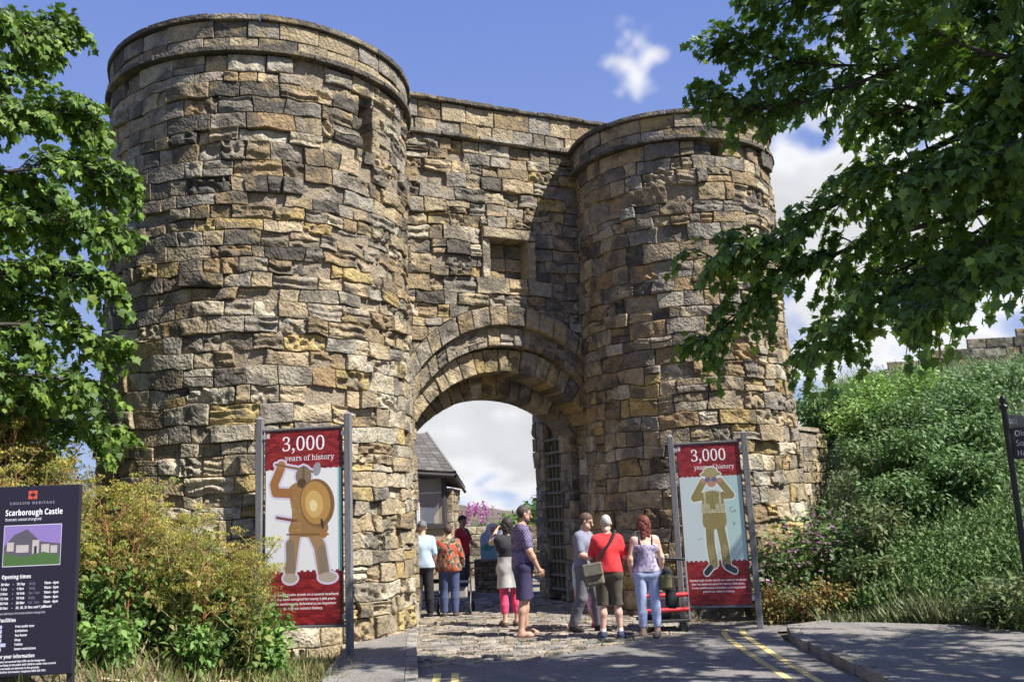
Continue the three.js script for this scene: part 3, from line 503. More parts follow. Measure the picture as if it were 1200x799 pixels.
// a maple with explicit limbs; twigs and leaves grow from each limb
function maple(label, base, trunkTop, limbs, seed, greens, o = {}) {
  const R = rng(seed), root = thing('maple_tree', label, 'tree', base), B = V(...base), loc = (p) => V(...p).sub(B);
  const T = V(...trunkTop).sub(B);
  mesh('trunk', tube([V(0, -0.3, 0), T.clone().multiplyScalar(0.5).add(V(0.15, 0, 0.1)), T], 0.3, 0.16, 10, 12), BARK, root);
  const twigs = [], mats = [], cols = [];
  const leaves = (curve, len, size, dense) => {
    const n = Math.round(len / (0.034 / dense));
    for (let i = 0; i < n; i++) {
      const t = 0.12 + 0.88 * (i + R()) / n, p = curve.getPoint(t), tan = curve.getTangent(t), side = i % 2 ? 1 : -1;
      const out = tan.clone().applyAxisAngle(Y0, side * (0.5 + R() * 0.8)).add(V((R() - 0.5) * 0.5, -0.25 - R() * 0.5, (R() - 0.5) * 0.5)).normalize();
      p.addScaledVector(out, 0.05 + R() * 0.07).add(V((R() - 0.5) * 0.07, (R() - 0.5) * 0.09, (R() - 0.5) * 0.07));
      mats.push(leafMatrix(p, out, R, size * (0.6 + R() * 0.6), 0.75)); cols.push(tint(R, greens));
    }
  };
  for (const limb of limbs) {
    const pts = [T.clone(), ...limb.p.map(loc)], c = new THREE.CatmullRomCurve3(pts), L = c.getLength();
    mesh('limb', tube(pts, limb.r ?? 0.06, 0.008, 22, 7), BARK, root);
    const n = Math.round(L * (limb.n ?? 9)), from = limb.from ?? 0.25;
    for (let i = 0; i < n; i++) {
      const t = from + (1 - from) * (i + R()) / n, p = c.getPoint(t), tan = c.getTangent(t), len = (limb.len ?? 0.75) * (0.45 + R() * 0.7) * (1 - 0.35 * t);
      const dir = tan.clone().multiplyScalar(0.55).applyAxisAngle(Y0, (R() - 0.5) * 2.6).add(V((R() - 0.5) * 0.7, (R() - 0.42) * (limb.rise ?? 0.9), (R() - 0.5) * 0.7)).normalize();
      const q = p.clone().addScaledVector(dir, len * 0.55).add(V(0, 0.04, 0)), e = p.clone().addScaledVector(dir, len).add(V(0, -0.12 * len - R() * 0.12, 0)), tw = new THREE.CatmullRomCurve3([p, q, e]);
      twigs.push(tube([p, q, e], 0.011, 0.003, 4, 4));
      leaves(tw, len, o.size ?? 0.17, (o.dense ?? 1) * (limb.dense ?? 1));
    }
    leaves(new THREE.CatmullRomCurve3([c.getPoint(0.85), c.getPoint(0.93), c.getPoint(1)]), L * 0.15, o.size ?? 0.17, 1);
  }
  mesh('twigs', merged(twigs), BARK, root).userData.kind = 'stuff';
  copies('crown', mapleLeaf, LEAF, mats, cols, root);
  return mats.length;
}
const GREENS = [[[0.15, 0.26, 0.032], 4], [[0.21, 0.33, 0.04], 3], [[0.095, 0.18, 0.032], 3], [[0.29, 0.4, 0.055], 1]], DEEP = [[[0.14, 0.25, 0.04], 4], [[0.19, 0.32, 0.045], 3], [[0.1, 0.19, 0.04], 2], [[0.29, 0.41, 0.06], 1]];
maple('overhanging maple branch reaching across the smaller tower', [7.6, 0, -6.6], [7.2, 4.2, -6.9], [
  { p: [[6.85, 6.76, -8.0], [5.2, 6.51, -8.4], [4.48, 6.17, -8.8], [3.43, 6.34, -9.2], [2.6, 6.64, -9.4]], len: 0.8 },
  { p: [[6.5, 5.71, -8.0], [5.13, 6.21, -8.3], [3.56, 5.85, -8.7], [2.83, 5.84, -9.2], [2.25, 6.2, -9.5]], len: 0.7 },
  { p: [[6.25, 5.1, -7.6], [4.76, 5.12, -7.9], [3.95, 4.92, -8.3], [3.27, 4.6, -8.7], [2.7, 4.4, -9.0], [2.15, 4.25, -9.3]], len: 0.75, r: 0.07 },
  { p: [[5.98, 4.4, -7.6], [4.3, 4.3, -8.3], [3.42, 4.18, -8.8], [2.81, 3.95, -9.2], [2.05, 3.42, -9.6]], len: 0.7, r: 0.06 },
  { p: [[5.57, 4.15, -7.0], [4.28, 3.9, -7.4], [3.68, 3.65, -7.7], [3.15, 3.3, -8.2], [2.85, 3.1, -8.5]], len: 0.6 },
  { p: [[4.96, 3.7, -6.5], [3.97, 3.5, -6.8], [3.6, 3.3, -7.0], [3.25, 3.15, -7.2]], len: 0.5, dense: 0.8 },
  { p: [[7.0, 7.58, -8.0], [4.89, 7.11, -8.4], [3.73, 7.04, -8.8], [2.94, 7.02, -9.2]], len: 0.85 },
  { p: [[4.86, 4.5, -6.5], [4.03, 4.4, -6.8], [3.54, 4.3, -7.2], [3.1, 4.53, -7.6]], len: 0.6 },
  { p: [[5.2, 5.21, -6.8], [4.14, 5.24, -7.0], [3.55, 5.85, -7.4]], len: 0.7 },
  { p: [[5.61, 4.77, -7.0], [4.49, 5.09, -7.4], [3.95, 5.22, -7.8], [3.41, 5.26, -8.2]], len: 0.65 }, { p: [[5.53, 4.34, -7.0], [4.52, 4.09, -7.2], [4.13, 4.41, -7.6], [3.53, 4.26, -8.0]], len: 0.6 },
  { p: [[5.89, 5.55, -7.2], [4.91, 6.09, -7.5], [4.31, 6.45, -7.9], [3.48, 6.37, -8.3]], len: 0.7 }, { p: [[5.1, 3.65, -6.6], [4.32, 3.6, -6.9], [3.88, 3.55, -7.2], [3.48, 3.35, -7.6]], len: 0.45 },
  { p: [[5.68, 6.01, -6.8], [4.65, 5.27, -7.0], [4.1, 4.75, -7.3]], len: 0.65 }, { p: [[5.93, 5.19, -8.5], [5.1, 4.52, -9.0], [4.45, 4.21, -9.4], [3.76, 3.97, -9.8]], len: 0.7 },
  { p: [[6.6, 7.0, -6.2], [5.6, 7.6, -5.8], [4.6, 7.8, -6.4]], len: 1.0 }, { p: [[7.6, 7.4, -5.6], [7.0, 8.2, -4.6], [6.2, 8.2, -3.8]], len: 1.0 }, { p: [[8.6, 6.2, -5.6], [9.2, 7.0, -4.4]], len: 1.0 }, { p: [[8.2, 5.6, -7.6], [8.8, 6.2, -8.4], [9.4, 6.0, -9.2]], len: 1.1, n: 12, dense: 0.7 }, { p: [[8.6, 5.4, -7.0], [9.6, 5.6, -7.8], [10.4, 5.4, -8.4]], len: 1.1, n: 12, dense: 0.7 }, { p: [[8.2, 6.6, -6.8], [9.0, 7.4, -6.6], [10.0, 7.2, -6.4]], len: 1.2, n: 12, dense: 0.7 }, { p: [[7.6, 6.6, -7.6], [7.8, 7.6, -8.4], [7.6, 8.0, -9.6]], len: 1.2, n: 12, dense: 0.7 },
  { p: [[6.9, 8.6, -7.2], [5.2, 8.6, -7.6], [3.9, 8.3, -8.0]], len: 1.1 }, { p: [[6.2, 7.2, -5.5], [4.8, 7.4, -5.2], [3.4, 7.1, -5.4]], len: 1.1 }, { p: [[7.4, 6.4, -4.6], [6.2, 6.6, -3.6], [4.8, 6.2, -3.0]], len: 1.1 },
  { p: [[8.8, 6.8, -8], [8.6, 7.6, -9.6], [8.0, 7.2, -11]], len: 1.1 }, { p: [[8.9, 5.6, -6.5], [10.2, 6.0, -7.2]], len: 1.1 },
  { p: [[5.9, 5.6, -6.6], [4.6, 5.9, -6.2], [3.6, 5.7, -6.3]], len: 0.9 },
], 404, DEEP, { size: 0.1, dense: 2.5 });
maple('dense sunlit maple standing against the larger tower', [-7.4, 0.6, -10.4], [-7.2, 3.4, -10.2], [
  [[-7.1, 6.77, -9.6], [-5.9, 7.6, -9.8], [-5.45, 7.5, -10.0]], [[-7.05, 6.26, -9.6], [-5.75, 6.5, -9.8], [-5.1, 6.55, -10.0], [-4.85, 6.45, -10.2]],
  [[-6.99, 5.55, -9.6], [-5.51, 5.76, -9.8], [-4.9, 5.85, -10.0], [-4.65, 5.75, -10.2]], [[-6.94, 4.96, -9.6], [-5.66, 5.17, -9.8], [-4.95, 5.2, -10.0], [-4.62, 5.1, -10.2]],
  [[-6.89, 4.39, -9.6], [-5.53, 4.57, -9.8], [-4.95, 4.55, -10.0], [-4.6, 4.45, -10.2]], [[-6.84, 3.82, -9.6], [-5.59, 3.99, -9.8], [-4.95, 3.95, -10.0], [-4.6, 3.8, -10.2]],
  [[-6.8, 3.36, -9.6], [-5.56, 3.43, -9.8], [-5.05, 3.4, -10.0], [-4.75, 3.3, -10.2]], [[-6.5, 3.1, -10.6], [-5.7, 3.05, -10.8], [-5.1, 2.95, -10.9], [-4.85, 2.85, -10.9]],
  [[-7.0, 7.0, -11.0], [-6.2, 7.9, -11.2], [-5.8, 8.3, -11.2]], [[-6.9, 5.9, -10.9], [-5.8, 6.1, -11.1]], [[-6.9, 4.9, -10.9], [-5.8, 5.0, -11.1]], [[-6.9, 3.9, -10.9], [-5.8, 4.0, -11.1]], [[-6.7, 3.0, -10.8], [-5.9, 3.0, -11.0]],
  [[-7.0, 5.3, -10.2], [-6.3, 5.5, -10.4], [-5.6, 5.6, -10.6]], [[-7.0, 4.4, -10.2], [-6.3, 4.5, -10.4], [-5.6, 4.5, -10.6]], [[-7.0, 3.5, -10.2], [-6.3, 3.5, -10.4], [-5.5, 3.4, -10.6]], [[-7.0, 6.2, -10.2], [-6.3, 6.6, -10.4], [-5.6, 6.8, -10.6]], [[-7.1, 5.0, -9.2], [-6.4, 5.2, -9.0], [-5.7, 5.1, -9.0]], [[-7.1, 4.1, -9.2], [-6.4, 4.2, -9.0], [-5.7, 4.1, -9.0]], [[-7.1, 3.2, -9.4], [-6.4, 3.2, -9.4], [-5.8, 3.1, -9.4]], [[-7.1, 6.0, -9.2], [-6.4, 6.2, -9.0], [-5.6, 6.2, -9.1]], [[-7.6, 3.6, -11.2], [-6.8, 3.4, -11.6], [-6.0, 3.4, -11.8]], [[-7.6, 4.6, -11.2], [-6.8, 4.6, -11.6], [-6.0, 4.6, -11.8]], [[-7.6, 5.6, -11.2], [-6.8, 5.7, -11.6], [-6.1, 5.6, -11.8]],
].map((p) => ({ p, len: 0.62, n: 10, rise: 0.7 })), 505, GREENS, { size: 0.1, dense: 2.7 });

// shrubs and tall weeds: stems plus leaves, each plant a thing
function shrub(name, label, category, [x, z], size, o) {
  const R = rng(o.seed), y = o.y ?? groundH(x, z) - 0.02, root = thing(name, label, category, [x, y, z], 0, o.group), [rx, ry, rz] = size, stems = [], mats = [], cols = [];
  const n = o.stems ?? 14;
  for (let i = 0; i < n; i++) {
    const a = R() * 6.283, q = Math.sqrt(R()), tip = V(Math.cos(a) * rx * q, ry * (0.55 + 0.45 * Math.sqrt(1 - q * q * 0.8)) * (0.75 + R() * 0.3), Math.sin(a) * rz * q), mid = tip.clone().multiplyScalar(0.5).add(V((R() - 0.5) * 0.1, ry * 0.08, (R() - 0.5) * 0.1)), foot = V(tip.x * 0.25, 0, tip.z * 0.25), c = new THREE.CatmullRomCurve3([foot, mid, tip]);
    stems.push(tube([foot, mid, tip], o.thick ?? 0.01, 0.003, 5, 4));
    const m = o.leaves ?? 60;
    for (let k = 0; k < m; k++) {
      const t = (o.bare ?? 0.1) + (1 - (o.bare ?? 0.1)) * R(), p = c.getPoint(t), sp = (o.spread ?? 0.22) * (1.1 - 0.4 * t), d = V(R() - 0.5, (R() - 0.45) * 0.8, R() - 0.5).normalize();
      p.addScaledVector(d, sp * Math.sqrt(R())); if (p.y < 0.02) p.y = 0.02 + R() * 0.1;
      mats.push(leafMatrix(p, d.add(V(0, -0.2, 0)), R, (o.leaf ?? 0.09) * (0.6 + R() * 0.8), 0.8)); cols.push(tint(R, o.greens));
    }
  }
  mesh('stems', merged(stems), o.stemMat ?? STEM, root).userData.kind = 'stuff';
  copies('foliage', o.blade ?? ovateLeaf, LEAF, mats, cols, root);
  return root;
}
// umbel seed heads: a flat-topped spray of small bits
const umbel = (() => {
  const R = rng(9), parts = [], mini = leafFan(mirrorOutline([[0, 0], [0.5, 0.4], [0, 1]]), 0.2, 0.1).scale(0.2, 0.2, 0.28);
  for (let i = 0; i < 26; i++) { const a = R() * 6.283, q = Math.sqrt(R()), g = mini.clone(); g.rotateX(-0.9 - R() * 0.8); g.rotateY(R() * 6.283); g.translate(Math.cos(a) * q * 0.9, 0.55 + 0.3 * (1 - q * q) + R() * 0.12, Math.sin(a) * q * 0.9); parts.push(g); }
  for (let i = 0; i < 9; i++) { const a = (i / 9) * 6.283, t = tube([V(0, 0, 0), V(Math.cos(a) * 0.6, 0.62, Math.sin(a) * 0.6)], 0.02, 0.012, 2, 3); t.deleteAttribute('uv'); parts.push(t); }
  return merged(parts);
})();
function umbelPlant(x, z, top, seed, label, group) {
  const R = rng(seed), y = groundH(x, z) - 0.02, H = top - y, root = thing('umbel_plant', label, 'plant', [x, y, z], 0, group), stems = [], heads = [], hc = [], lv = [], lc = [];
  const OLIVE = [[[0.5, 0.46, 0.1], 4], [[0.4, 0.42, 0.1], 3], [[0.55, 0.43, 0.13], 2], [[0.36, 0.24, 0.08], 1]];
  for (let s = 0; s < 3; s++) {
    const a = R() * 6.283, lean = 0.15 + R() * 0.2, tip = V(Math.cos(a) * lean, H * (0.85 + R() * 0.12), Math.sin(a) * lean), c = new THREE.CatmullRomCurve3([V(tip.x * 0.1, 0, tip.z * 0.1), V(tip.x * 0.4, tip.y * 0.5, tip.z * 0.4), tip]);
    stems.push(tube(c.points, 0.013, 0.005, 6, 5));
    for (let b = 0; b < 12; b++) {
      const t = 0.3 + 0.7 * (b + R()) / 12, p = c.getPoint(t), an = R() * 6.283, len = (0.16 + R() * 0.3) * (1.3 - 0.6 * t), e = p.clone().add(V(Math.cos(an) * len * 0.8, len * 0.75, Math.sin(an) * len * 0.8));
      stems.push(tube([p, p.clone().lerp(e, 0.5).add(V(0, -0.02, 0)), e], 0.006, 0.003, 3, 4));
      for (let k = 0; k < 3; k++) { const q = p.clone().lerp(e, k ? 0.55 + R() * 0.4 : 1).add(V((R() - 0.5) * 0.12 * k, R() * 0.06 * k, (R() - 0.5) * 0.12 * k)), sz = 0.05 + R() * 0.045; heads.push(new THREE.Matrix4().compose(q, new THREE.Quaternion().setFromEuler(new THREE.Euler((R() - 0.5) * 0.7, R() * 6, (R() - 0.5) * 0.7)), V(sz, sz, sz))); hc.push(tint(R, OLIVE)); }
    }
    for (let k = 0; k < 70; k++) { const t = R() * 0.75, p = c.getPoint(t).add(V((R() - 0.5) * 0.45, (R() - 0.3) * 0.2, (R() - 0.5) * 0.45)); if (p.y < 0.03) p.y = 0.03; lv.push(leafMatrix(p, V(R() - 0.5, -0.1, R() - 0.5), R, 0.06 + R() * 0.06)); lc.push(tint(R, [[[0.16, 0.25, 0.05], 3], [[0.25, 0.29, 0.06], 2], [[0.36, 0.3, 0.1], 1]])); }
  }
  mesh('stems', merged(stems), R() < 0.5 ? STEM : REDSTEM, root).userData.kind = 'stuff';
  copies('seed_heads', umbel, LEAF, heads, hc, root); copies('foliage', ovateLeaf, LEAF, lv, lc, root);
}
{
  const R = rng(3131), gr = 'umbel plants on the bank below the larger tower';
  for (let i = 0; i < 26; i++) { const t = i / 25, x = lerp(-6.4, -3.15, t) + (R() - 0.5) * 0.3, z = lerp(-9.5, -10.8, R()) - 0.5 * t, top = lerp(3.3, 1.8, t ** 1.1) - R() * 0.5; umbelPlant(x, Math.max(z, -11.55), top, 600 + i, 'tall yellowing umbel plant gone to seed on the bank', gr); }
  const NETTLE = [[[0.17, 0.32, 0.06], 4], [[0.25, 0.39, 0.09], 2], [[0.12, 0.22, 0.05], 2]];
  for (const [x, z, w, h, s] of [[-4.1, -10.5, 0.4, 1.0, 1], [-3.7, -10.7, 0.45, 1.25, 2], [-3.35, -10.9, 0.4, 1.1, 3], [-3.05, -11.05, 0.32, 0.95, 4], [-4.6, -10.2, 0.5, 0.9, 5], [-5.3, -9.9, 0.5, 0.9, 6], [-3.5, -10.2, 0.4, 0.6, 7], [-2.9, -10.8, 0.25, 0.6, 8], [-4.2, -9.6, 0.4, 0.5, 9], [-3.9, -11.1, 0.4, 1.5, 10], [-4.9, -11, 0.5, 1.4, 11], [-5.8, -10.6, 0.6, 1.5, 12]])
    shrub('nettle_clump', 'green leafy nettle clump among the yellow umbel plants', 'plant', [x, z], [w, h, w], { seed: 800 + s, stems: 16, leaves: 44, leaf: 0.085, greens: NETTLE, spread: 0.16, group: 'nettles on the bank' });
  // dry grass over the bank
  const mats = [], cols = []; for (let i = 0; i < 5200; i++) { const x = lerp(-6.2, -1.95, Math.sqrt(R())), z = lerp(-8.4, -11.7, R()); if (x > -2.3 && R() < 0.6) continue; const m = leafMatrix(V(x, groundH(x, z), z), V((R() - 0.5) * 1.3, 0.9 + R(), (R() - 0.5) * 1.3), R, 0.1 + R() * 0.16, 1); mats.push(m); cols.push(tint(R, [[[0.3, 0.27, 0.1], 3], [[0.16, 0.24, 0.05], 3], [[0.42, 0.36, 0.18], 2]])); }
  const grassBlade = leafFan(mirrorOutline([[0, 0], [0.04, 0.2], [0.03, 0.7], [0, 1]]), 0.2, 0.3);
  tag(copies('bank_grass', grassBlade, LEAF, mats, cols), 'dry grass and weeds over the bank', 'grass', null, 'stuff');
  // fallen dry stalks at the foot of the bank
  const sticks = [[-3.1, -10.2, 0.9, 0.5], [-2.7, -10.0, 1.1, -0.25], [-3.3, -9.6, 0.8, 0.15], [-2.55, -10.8, 0.7, -0.6], [-3.6, -9.35, 1.0, 0.35]];
  for (const [x, z, l, a] of sticks) { const dx = Math.cos(a) * l / 2, dz = -Math.sin(a) * l / 2, p = (q) => V(dx * q, groundH(x + dx * q, z + dz * q) + 0.02 + 0.05 * (1 - q * q), dz * q); const g = thing('dry_stalk', 'pale dry stalk lying at the foot of the bank', 'stalk', [x, 0, z], 0, 'fallen stalks'); mesh('stalk', tube([p(-1), p(0), p(1)], 0.016, 0.009, 6, 5), plain(0.45, 0.38, 0.24, 0.9), g); }
  // beside the smaller tower
  const pinks = [[[0.68, 0.34, 0.6], 3], [[0.78, 0.55, 0.72], 2]];
  for (const [x, z, h, s] of [[3.72, -14.35, 1.25, 1], [4.25, -14.4, 1.5, 2], [4.75, -14.6, 1.25, 3]]) {
    const b = shrub('mallow_bush', s === 2 ? 'tallest of the pink-flowered mallow bushes, between two lower ones' : 'mallow bush with pink flowers beside the tallest mallow by the smaller tower', 'bush', [x, z], [0.45, h, 0.4], { seed: 820 + s, stems: 16, leaves: 46, leaf: 0.1, greens: [[[0.15, 0.26, 0.06], 3], [[0.2, 0.3, 0.09], 2], [[0.1, 0.19, 0.05], 2]], spread: 0.2, group: 'pink mallows' });
    const fm = [], fc = []; for (let i = 0; i < 90; i++) { const a = R() * 6.283, q = Math.sqrt(R()); fm.push(leafMatrix(V(Math.cos(a) * 0.52 * q, h * (0.45 + 0.55 * R() * (1 - q * 0.3)), 0.1 + Math.sin(a) * 0.45 * q), V(R() - 0.5, R() * 0.6, R() + 0.2), R, 0.07)); fc.push(tint(R, pinks)); }
    copies('flowers', mapleLeaf, LEAF, fm, fc, b);
  }
  for (const [x, z, s] of [[3.62, -13.75, 1], [4.1, -13.65, 2], [4.5, -13.75, 3]]) shrub('withered_bush', 'low rusty brown withered bush below the pink mallows', 'bush', [x, z], [0.36, 0.62, 0.3], { seed: 840 + s, stems: 18, leaves: 42, leaf: 0.06, greens: [[[0.36, 0.24, 0.07], 4], [[0.3, 0.27, 0.07], 2], [[0.2, 0.24, 0.06], 2]], spread: 0.16, stemMat: REDSTEM, group: 'withered bushes' });
  for (const [x, z, w, h, s] of [[4.95, -13.9, 0.4, 0.7, 1], [5.5, -14.3, 0.6, 1.1, 2]]) shrub('weed_clump', 'tangled olive weed clump at the back of the wide pavement', 'plant', [x, z], [w, h, w], { seed: 850 + s, stems: 18, leaves: 60, leaf: 0.085, greens: [[[0.15, 0.22, 0.07], 3], [[0.2, 0.22, 0.08], 2], [[0.12, 0.2, 0.05], 2]], spread: 0.2, group: 'weeds behind the pavement' });
  for (const [x, z, w, h, s] of [[5.95, -11.75, 0.55, 0.72, 1], [6.6, -11.3, 0.6, 0.9, 2]]) shrub('verge_shrub', 'low bushy shrub with pale leaves at the edge of the wide pavement', 'shrub', [x, z], [w, h, 0.5], { seed: 860 + s, stems: 20, leaves: 70, leaf: 0.08, greens: [[[0.2, 0.26, 0.09], 3], [[0.13, 0.2, 0.05], 3], [[0.27, 0.28, 0.1], 1]], spread: 0.2, group: 'verge shrubs' });
  const gm = [], gc = []; for (let i = 0; i < 3800; i++) { const t = R(), x = lerp(4.1, 6.6, t); if (vnoise(x * 2.2, 5, 1) < 0.3 && R() < 0.7) continue; const z = lerp(-13.0, -11.8, t) - 0.1 - R() * R() * 1.2; gm.push(leafMatrix(V(x, groundH(x, z), z), V((R() - 0.5) * 0.9, 1.2, (R() - 0.5) * 0.9), R, (0.08 + R() * 0.36) * (0.5 + vnoise(x * 3, z * 3, 1)), 1)); gc.push(tint(R, [[[0.2, 0.24, 0.1], 3], [[0.27, 0.28, 0.13], 2], [[0.14, 0.2, 0.06], 2]])); }
  tag(copies('verge_grass', grassBlade, LEAF, gm, gc), 'long pale grass along the foot of the hillside', 'grass', null, 'stuff');

  // hillside: a mass of undergrowth with separate bushes standing out of it
  const tuft = (blade, n, size, tall, seed) => { const q = rng(seed), parts = []; for (let i = 0; i < n; i++) { const g = blade.clone(); g.applyMatrix4(leafMatrix(V((q() - 0.5) * 0.34, q() * tall, (q() - 0.5) * 0.34), V(q() - 0.5, (q() - 0.35) * 0.7, q() - 0.5), q, size * (0.6 + q() * 0.8), 0.8)); parts.push(g); } return merged(parts); };
  const T0 = tuft(ovateLeaf, 40, 0.07, 0.5, 75), nm = [], nc = [], T1 = merged([tuft(ovateLeaf, 22, 0.06, 0.4, 71), ...[72, 73, 74].map((k) => { const q = rng(k), parts = []; for (let i = 0; i < 16; i++) { const g = narrowLeaf.clone(); g.applyMatrix4(leafMatrix(V((q() - 0.5) * 0.06, 0.15 + 0.65 * i / 16, (q() - 0.5) * 0.06), V(q() - 0.5, 0.35 + q() * 0.3, q() - 0.5), q, 0.17 * (1.15 - i / 22), 0.5)); parts.push(g); } const m = merged(parts); m.translate((q() - 0.5) * 0.3, 0, (q() - 0.5) * 0.3); return m; })]), hm = [], hc = [];
  for (let i = 0; i < 26000 && hm.length + nm.length < 15000; i++) {
    const t = R(), z = -12.6 - 34 * t * t - R() * 1.5, x = lerp(0.27, 0.78, R()) * -z, q = hillQ(x, z); if (q < 0.5) continue;
    const sc = (0.5 + 0.5 * R()) * (0.75 + q * 0.035), y = groundH(x, z), m = new THREE.Matrix4().compose(V(x, y - 0.05, z), new THREE.Quaternion().setFromAxisAngle(Y0, R() * 6.283), V(sc, sc * (0.8 + R() * 0.9), sc)), near = q < 9 + 4 * fbm(x * 0.4, z * 0.4, 8, 2); (near ? nm : hm).push(m);
    const p = fbm(x * 0.35, z * 0.35, 4, 3); (near ? nc : hc).push(tint(R, p > 0.5 ? [[[0.210, 0.294, 0.133], 3], [[0.294, 0.350, 0.182], 2]] : [[[0.140, 0.245, 0.070], 3], [[0.210, 0.322, 0.091], 2]]));
  }
  tag(copies('hillside_undergrowth', T1, LEAF, hm, hc), 'dense green undergrowth covering the hillside', 'undergrowth', null, 'stuff');
  tag(copies('hillfoot_undergrowth', T0, LEAF, nm, nc), 'leafy green undergrowth along the foot of the hillside', 'undergrowth', null, 'stuff');
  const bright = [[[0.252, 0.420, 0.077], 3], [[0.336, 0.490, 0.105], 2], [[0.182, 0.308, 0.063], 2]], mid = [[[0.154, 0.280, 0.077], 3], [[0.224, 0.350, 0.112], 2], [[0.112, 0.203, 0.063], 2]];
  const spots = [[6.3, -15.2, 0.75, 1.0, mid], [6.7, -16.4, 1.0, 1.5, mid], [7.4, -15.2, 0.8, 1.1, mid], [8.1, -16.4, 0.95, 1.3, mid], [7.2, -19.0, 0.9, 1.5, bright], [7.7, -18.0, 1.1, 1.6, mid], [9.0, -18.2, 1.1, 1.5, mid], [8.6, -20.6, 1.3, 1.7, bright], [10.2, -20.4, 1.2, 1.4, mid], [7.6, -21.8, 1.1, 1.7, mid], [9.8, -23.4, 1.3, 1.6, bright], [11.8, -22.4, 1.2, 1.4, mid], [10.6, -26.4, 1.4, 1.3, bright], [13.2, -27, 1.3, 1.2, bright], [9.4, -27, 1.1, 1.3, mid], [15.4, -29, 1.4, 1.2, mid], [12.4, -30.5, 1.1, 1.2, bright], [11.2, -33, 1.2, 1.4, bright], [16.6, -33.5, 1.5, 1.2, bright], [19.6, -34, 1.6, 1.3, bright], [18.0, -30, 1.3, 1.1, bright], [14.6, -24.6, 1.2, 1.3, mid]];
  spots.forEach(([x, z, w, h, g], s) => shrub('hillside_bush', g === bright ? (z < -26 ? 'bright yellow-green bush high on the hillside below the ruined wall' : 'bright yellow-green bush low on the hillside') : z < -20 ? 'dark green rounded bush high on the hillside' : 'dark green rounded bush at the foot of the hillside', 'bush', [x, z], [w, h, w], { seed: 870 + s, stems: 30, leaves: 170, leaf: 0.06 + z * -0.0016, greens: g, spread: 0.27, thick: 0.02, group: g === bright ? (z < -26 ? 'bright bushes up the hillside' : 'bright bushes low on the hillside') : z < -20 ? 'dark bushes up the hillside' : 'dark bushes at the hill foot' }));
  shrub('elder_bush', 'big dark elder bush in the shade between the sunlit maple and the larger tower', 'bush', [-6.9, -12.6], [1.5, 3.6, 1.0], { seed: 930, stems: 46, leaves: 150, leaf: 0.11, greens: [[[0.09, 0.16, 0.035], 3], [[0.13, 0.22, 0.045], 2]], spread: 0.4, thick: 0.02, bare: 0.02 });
}
// castle wall along the hilltop
{
  const root = thing('hilltop_wall', 'long ruined stone wall along the top of the hillside', 'wall', [20, groundH(20, -41) - 0.2, -41], THREE.MathUtils.degToRad(-4)), R = rng(17), list = [];
  let n = 0;
  courses(-3.6, 12, 0, 6.4, rng(18), (s, y, w, h) => { if (y + h > 3.15 + 0.5 * fbm(s * 0.35, 1, 1, 3) + s * 0.2) return; const g = stoneGeo((p, q, d) => V(s + p * w, y + q * h, d), w, h, { kind: 'rough', col: pickFrom(R, [[GREY, 3], [BROWN, 4], [DARK, 2]]), seed: 12000 + n++, fine: 0.25 }); list.push(g); }, 0.3, 0.45, 0.5, 1.0);
  mesh('stonework', merged(list), stoneMat, root).userData.kind = 'stuff';
  const c = new THREE.BoxGeometry(17, 2.4, 0.8); c.translate(5.4, 1.2, -0.46); mesh('mortar_core', c, mortarMat, root);
}

// ---------------------------------------------------------------- signs
function canvasTex(w, h, draw) { const c = document.createElement('canvas'); c.width = w; c.height = h; draw(c.getContext('2d'), w, h); const t = new THREE.CanvasTexture(c); t.colorSpace = THREE.SRGBColorSpace; t.magFilter = THREE.LinearFilter; return t; }
const postMat = new THREE.MeshStandardMaterial({ color: new THREE.Color().setRGB(0.3, 0.29, 0.3), map: stoneTone, bumpMap: stoneBump, bumpScale: 0.004, roughness: 0.85 });
const backMat = plain(0.1, 0.1, 0.11, 0.7);
function brickBand(x, w, y0, y1, up, R) {                              // printed brick pattern with a toothed edge
  x.fillStyle = '#8c2226'; x.fillRect(0, y0, w, y1 - y0);
  for (let y = y0, r = 0; y < y1; y += 15, r++) for (let q = -(r % 2) * 24; q < w; q += 48) { const v = R(); x.fillStyle = `rgb(${Math.round(110 + v * 60)},${Math.round(20 + v * 28)},${Math.round(26 + v * 22)})`; x.fillRect(q + 1, y + 1, 45, 12.5); if (R() < 0.4) { x.fillStyle = 'rgba(50,8,10,.4)'; x.fillRect(q + R() * 20, y + 3 + R() * 6, 10 + R() * 20, 3); } }
  for (let q = 0; q < w; q += 40) { x.fillStyle = '#8c2226'; x.fillRect(q, up ? y1 : y0 - 9, 22, 10); }
}
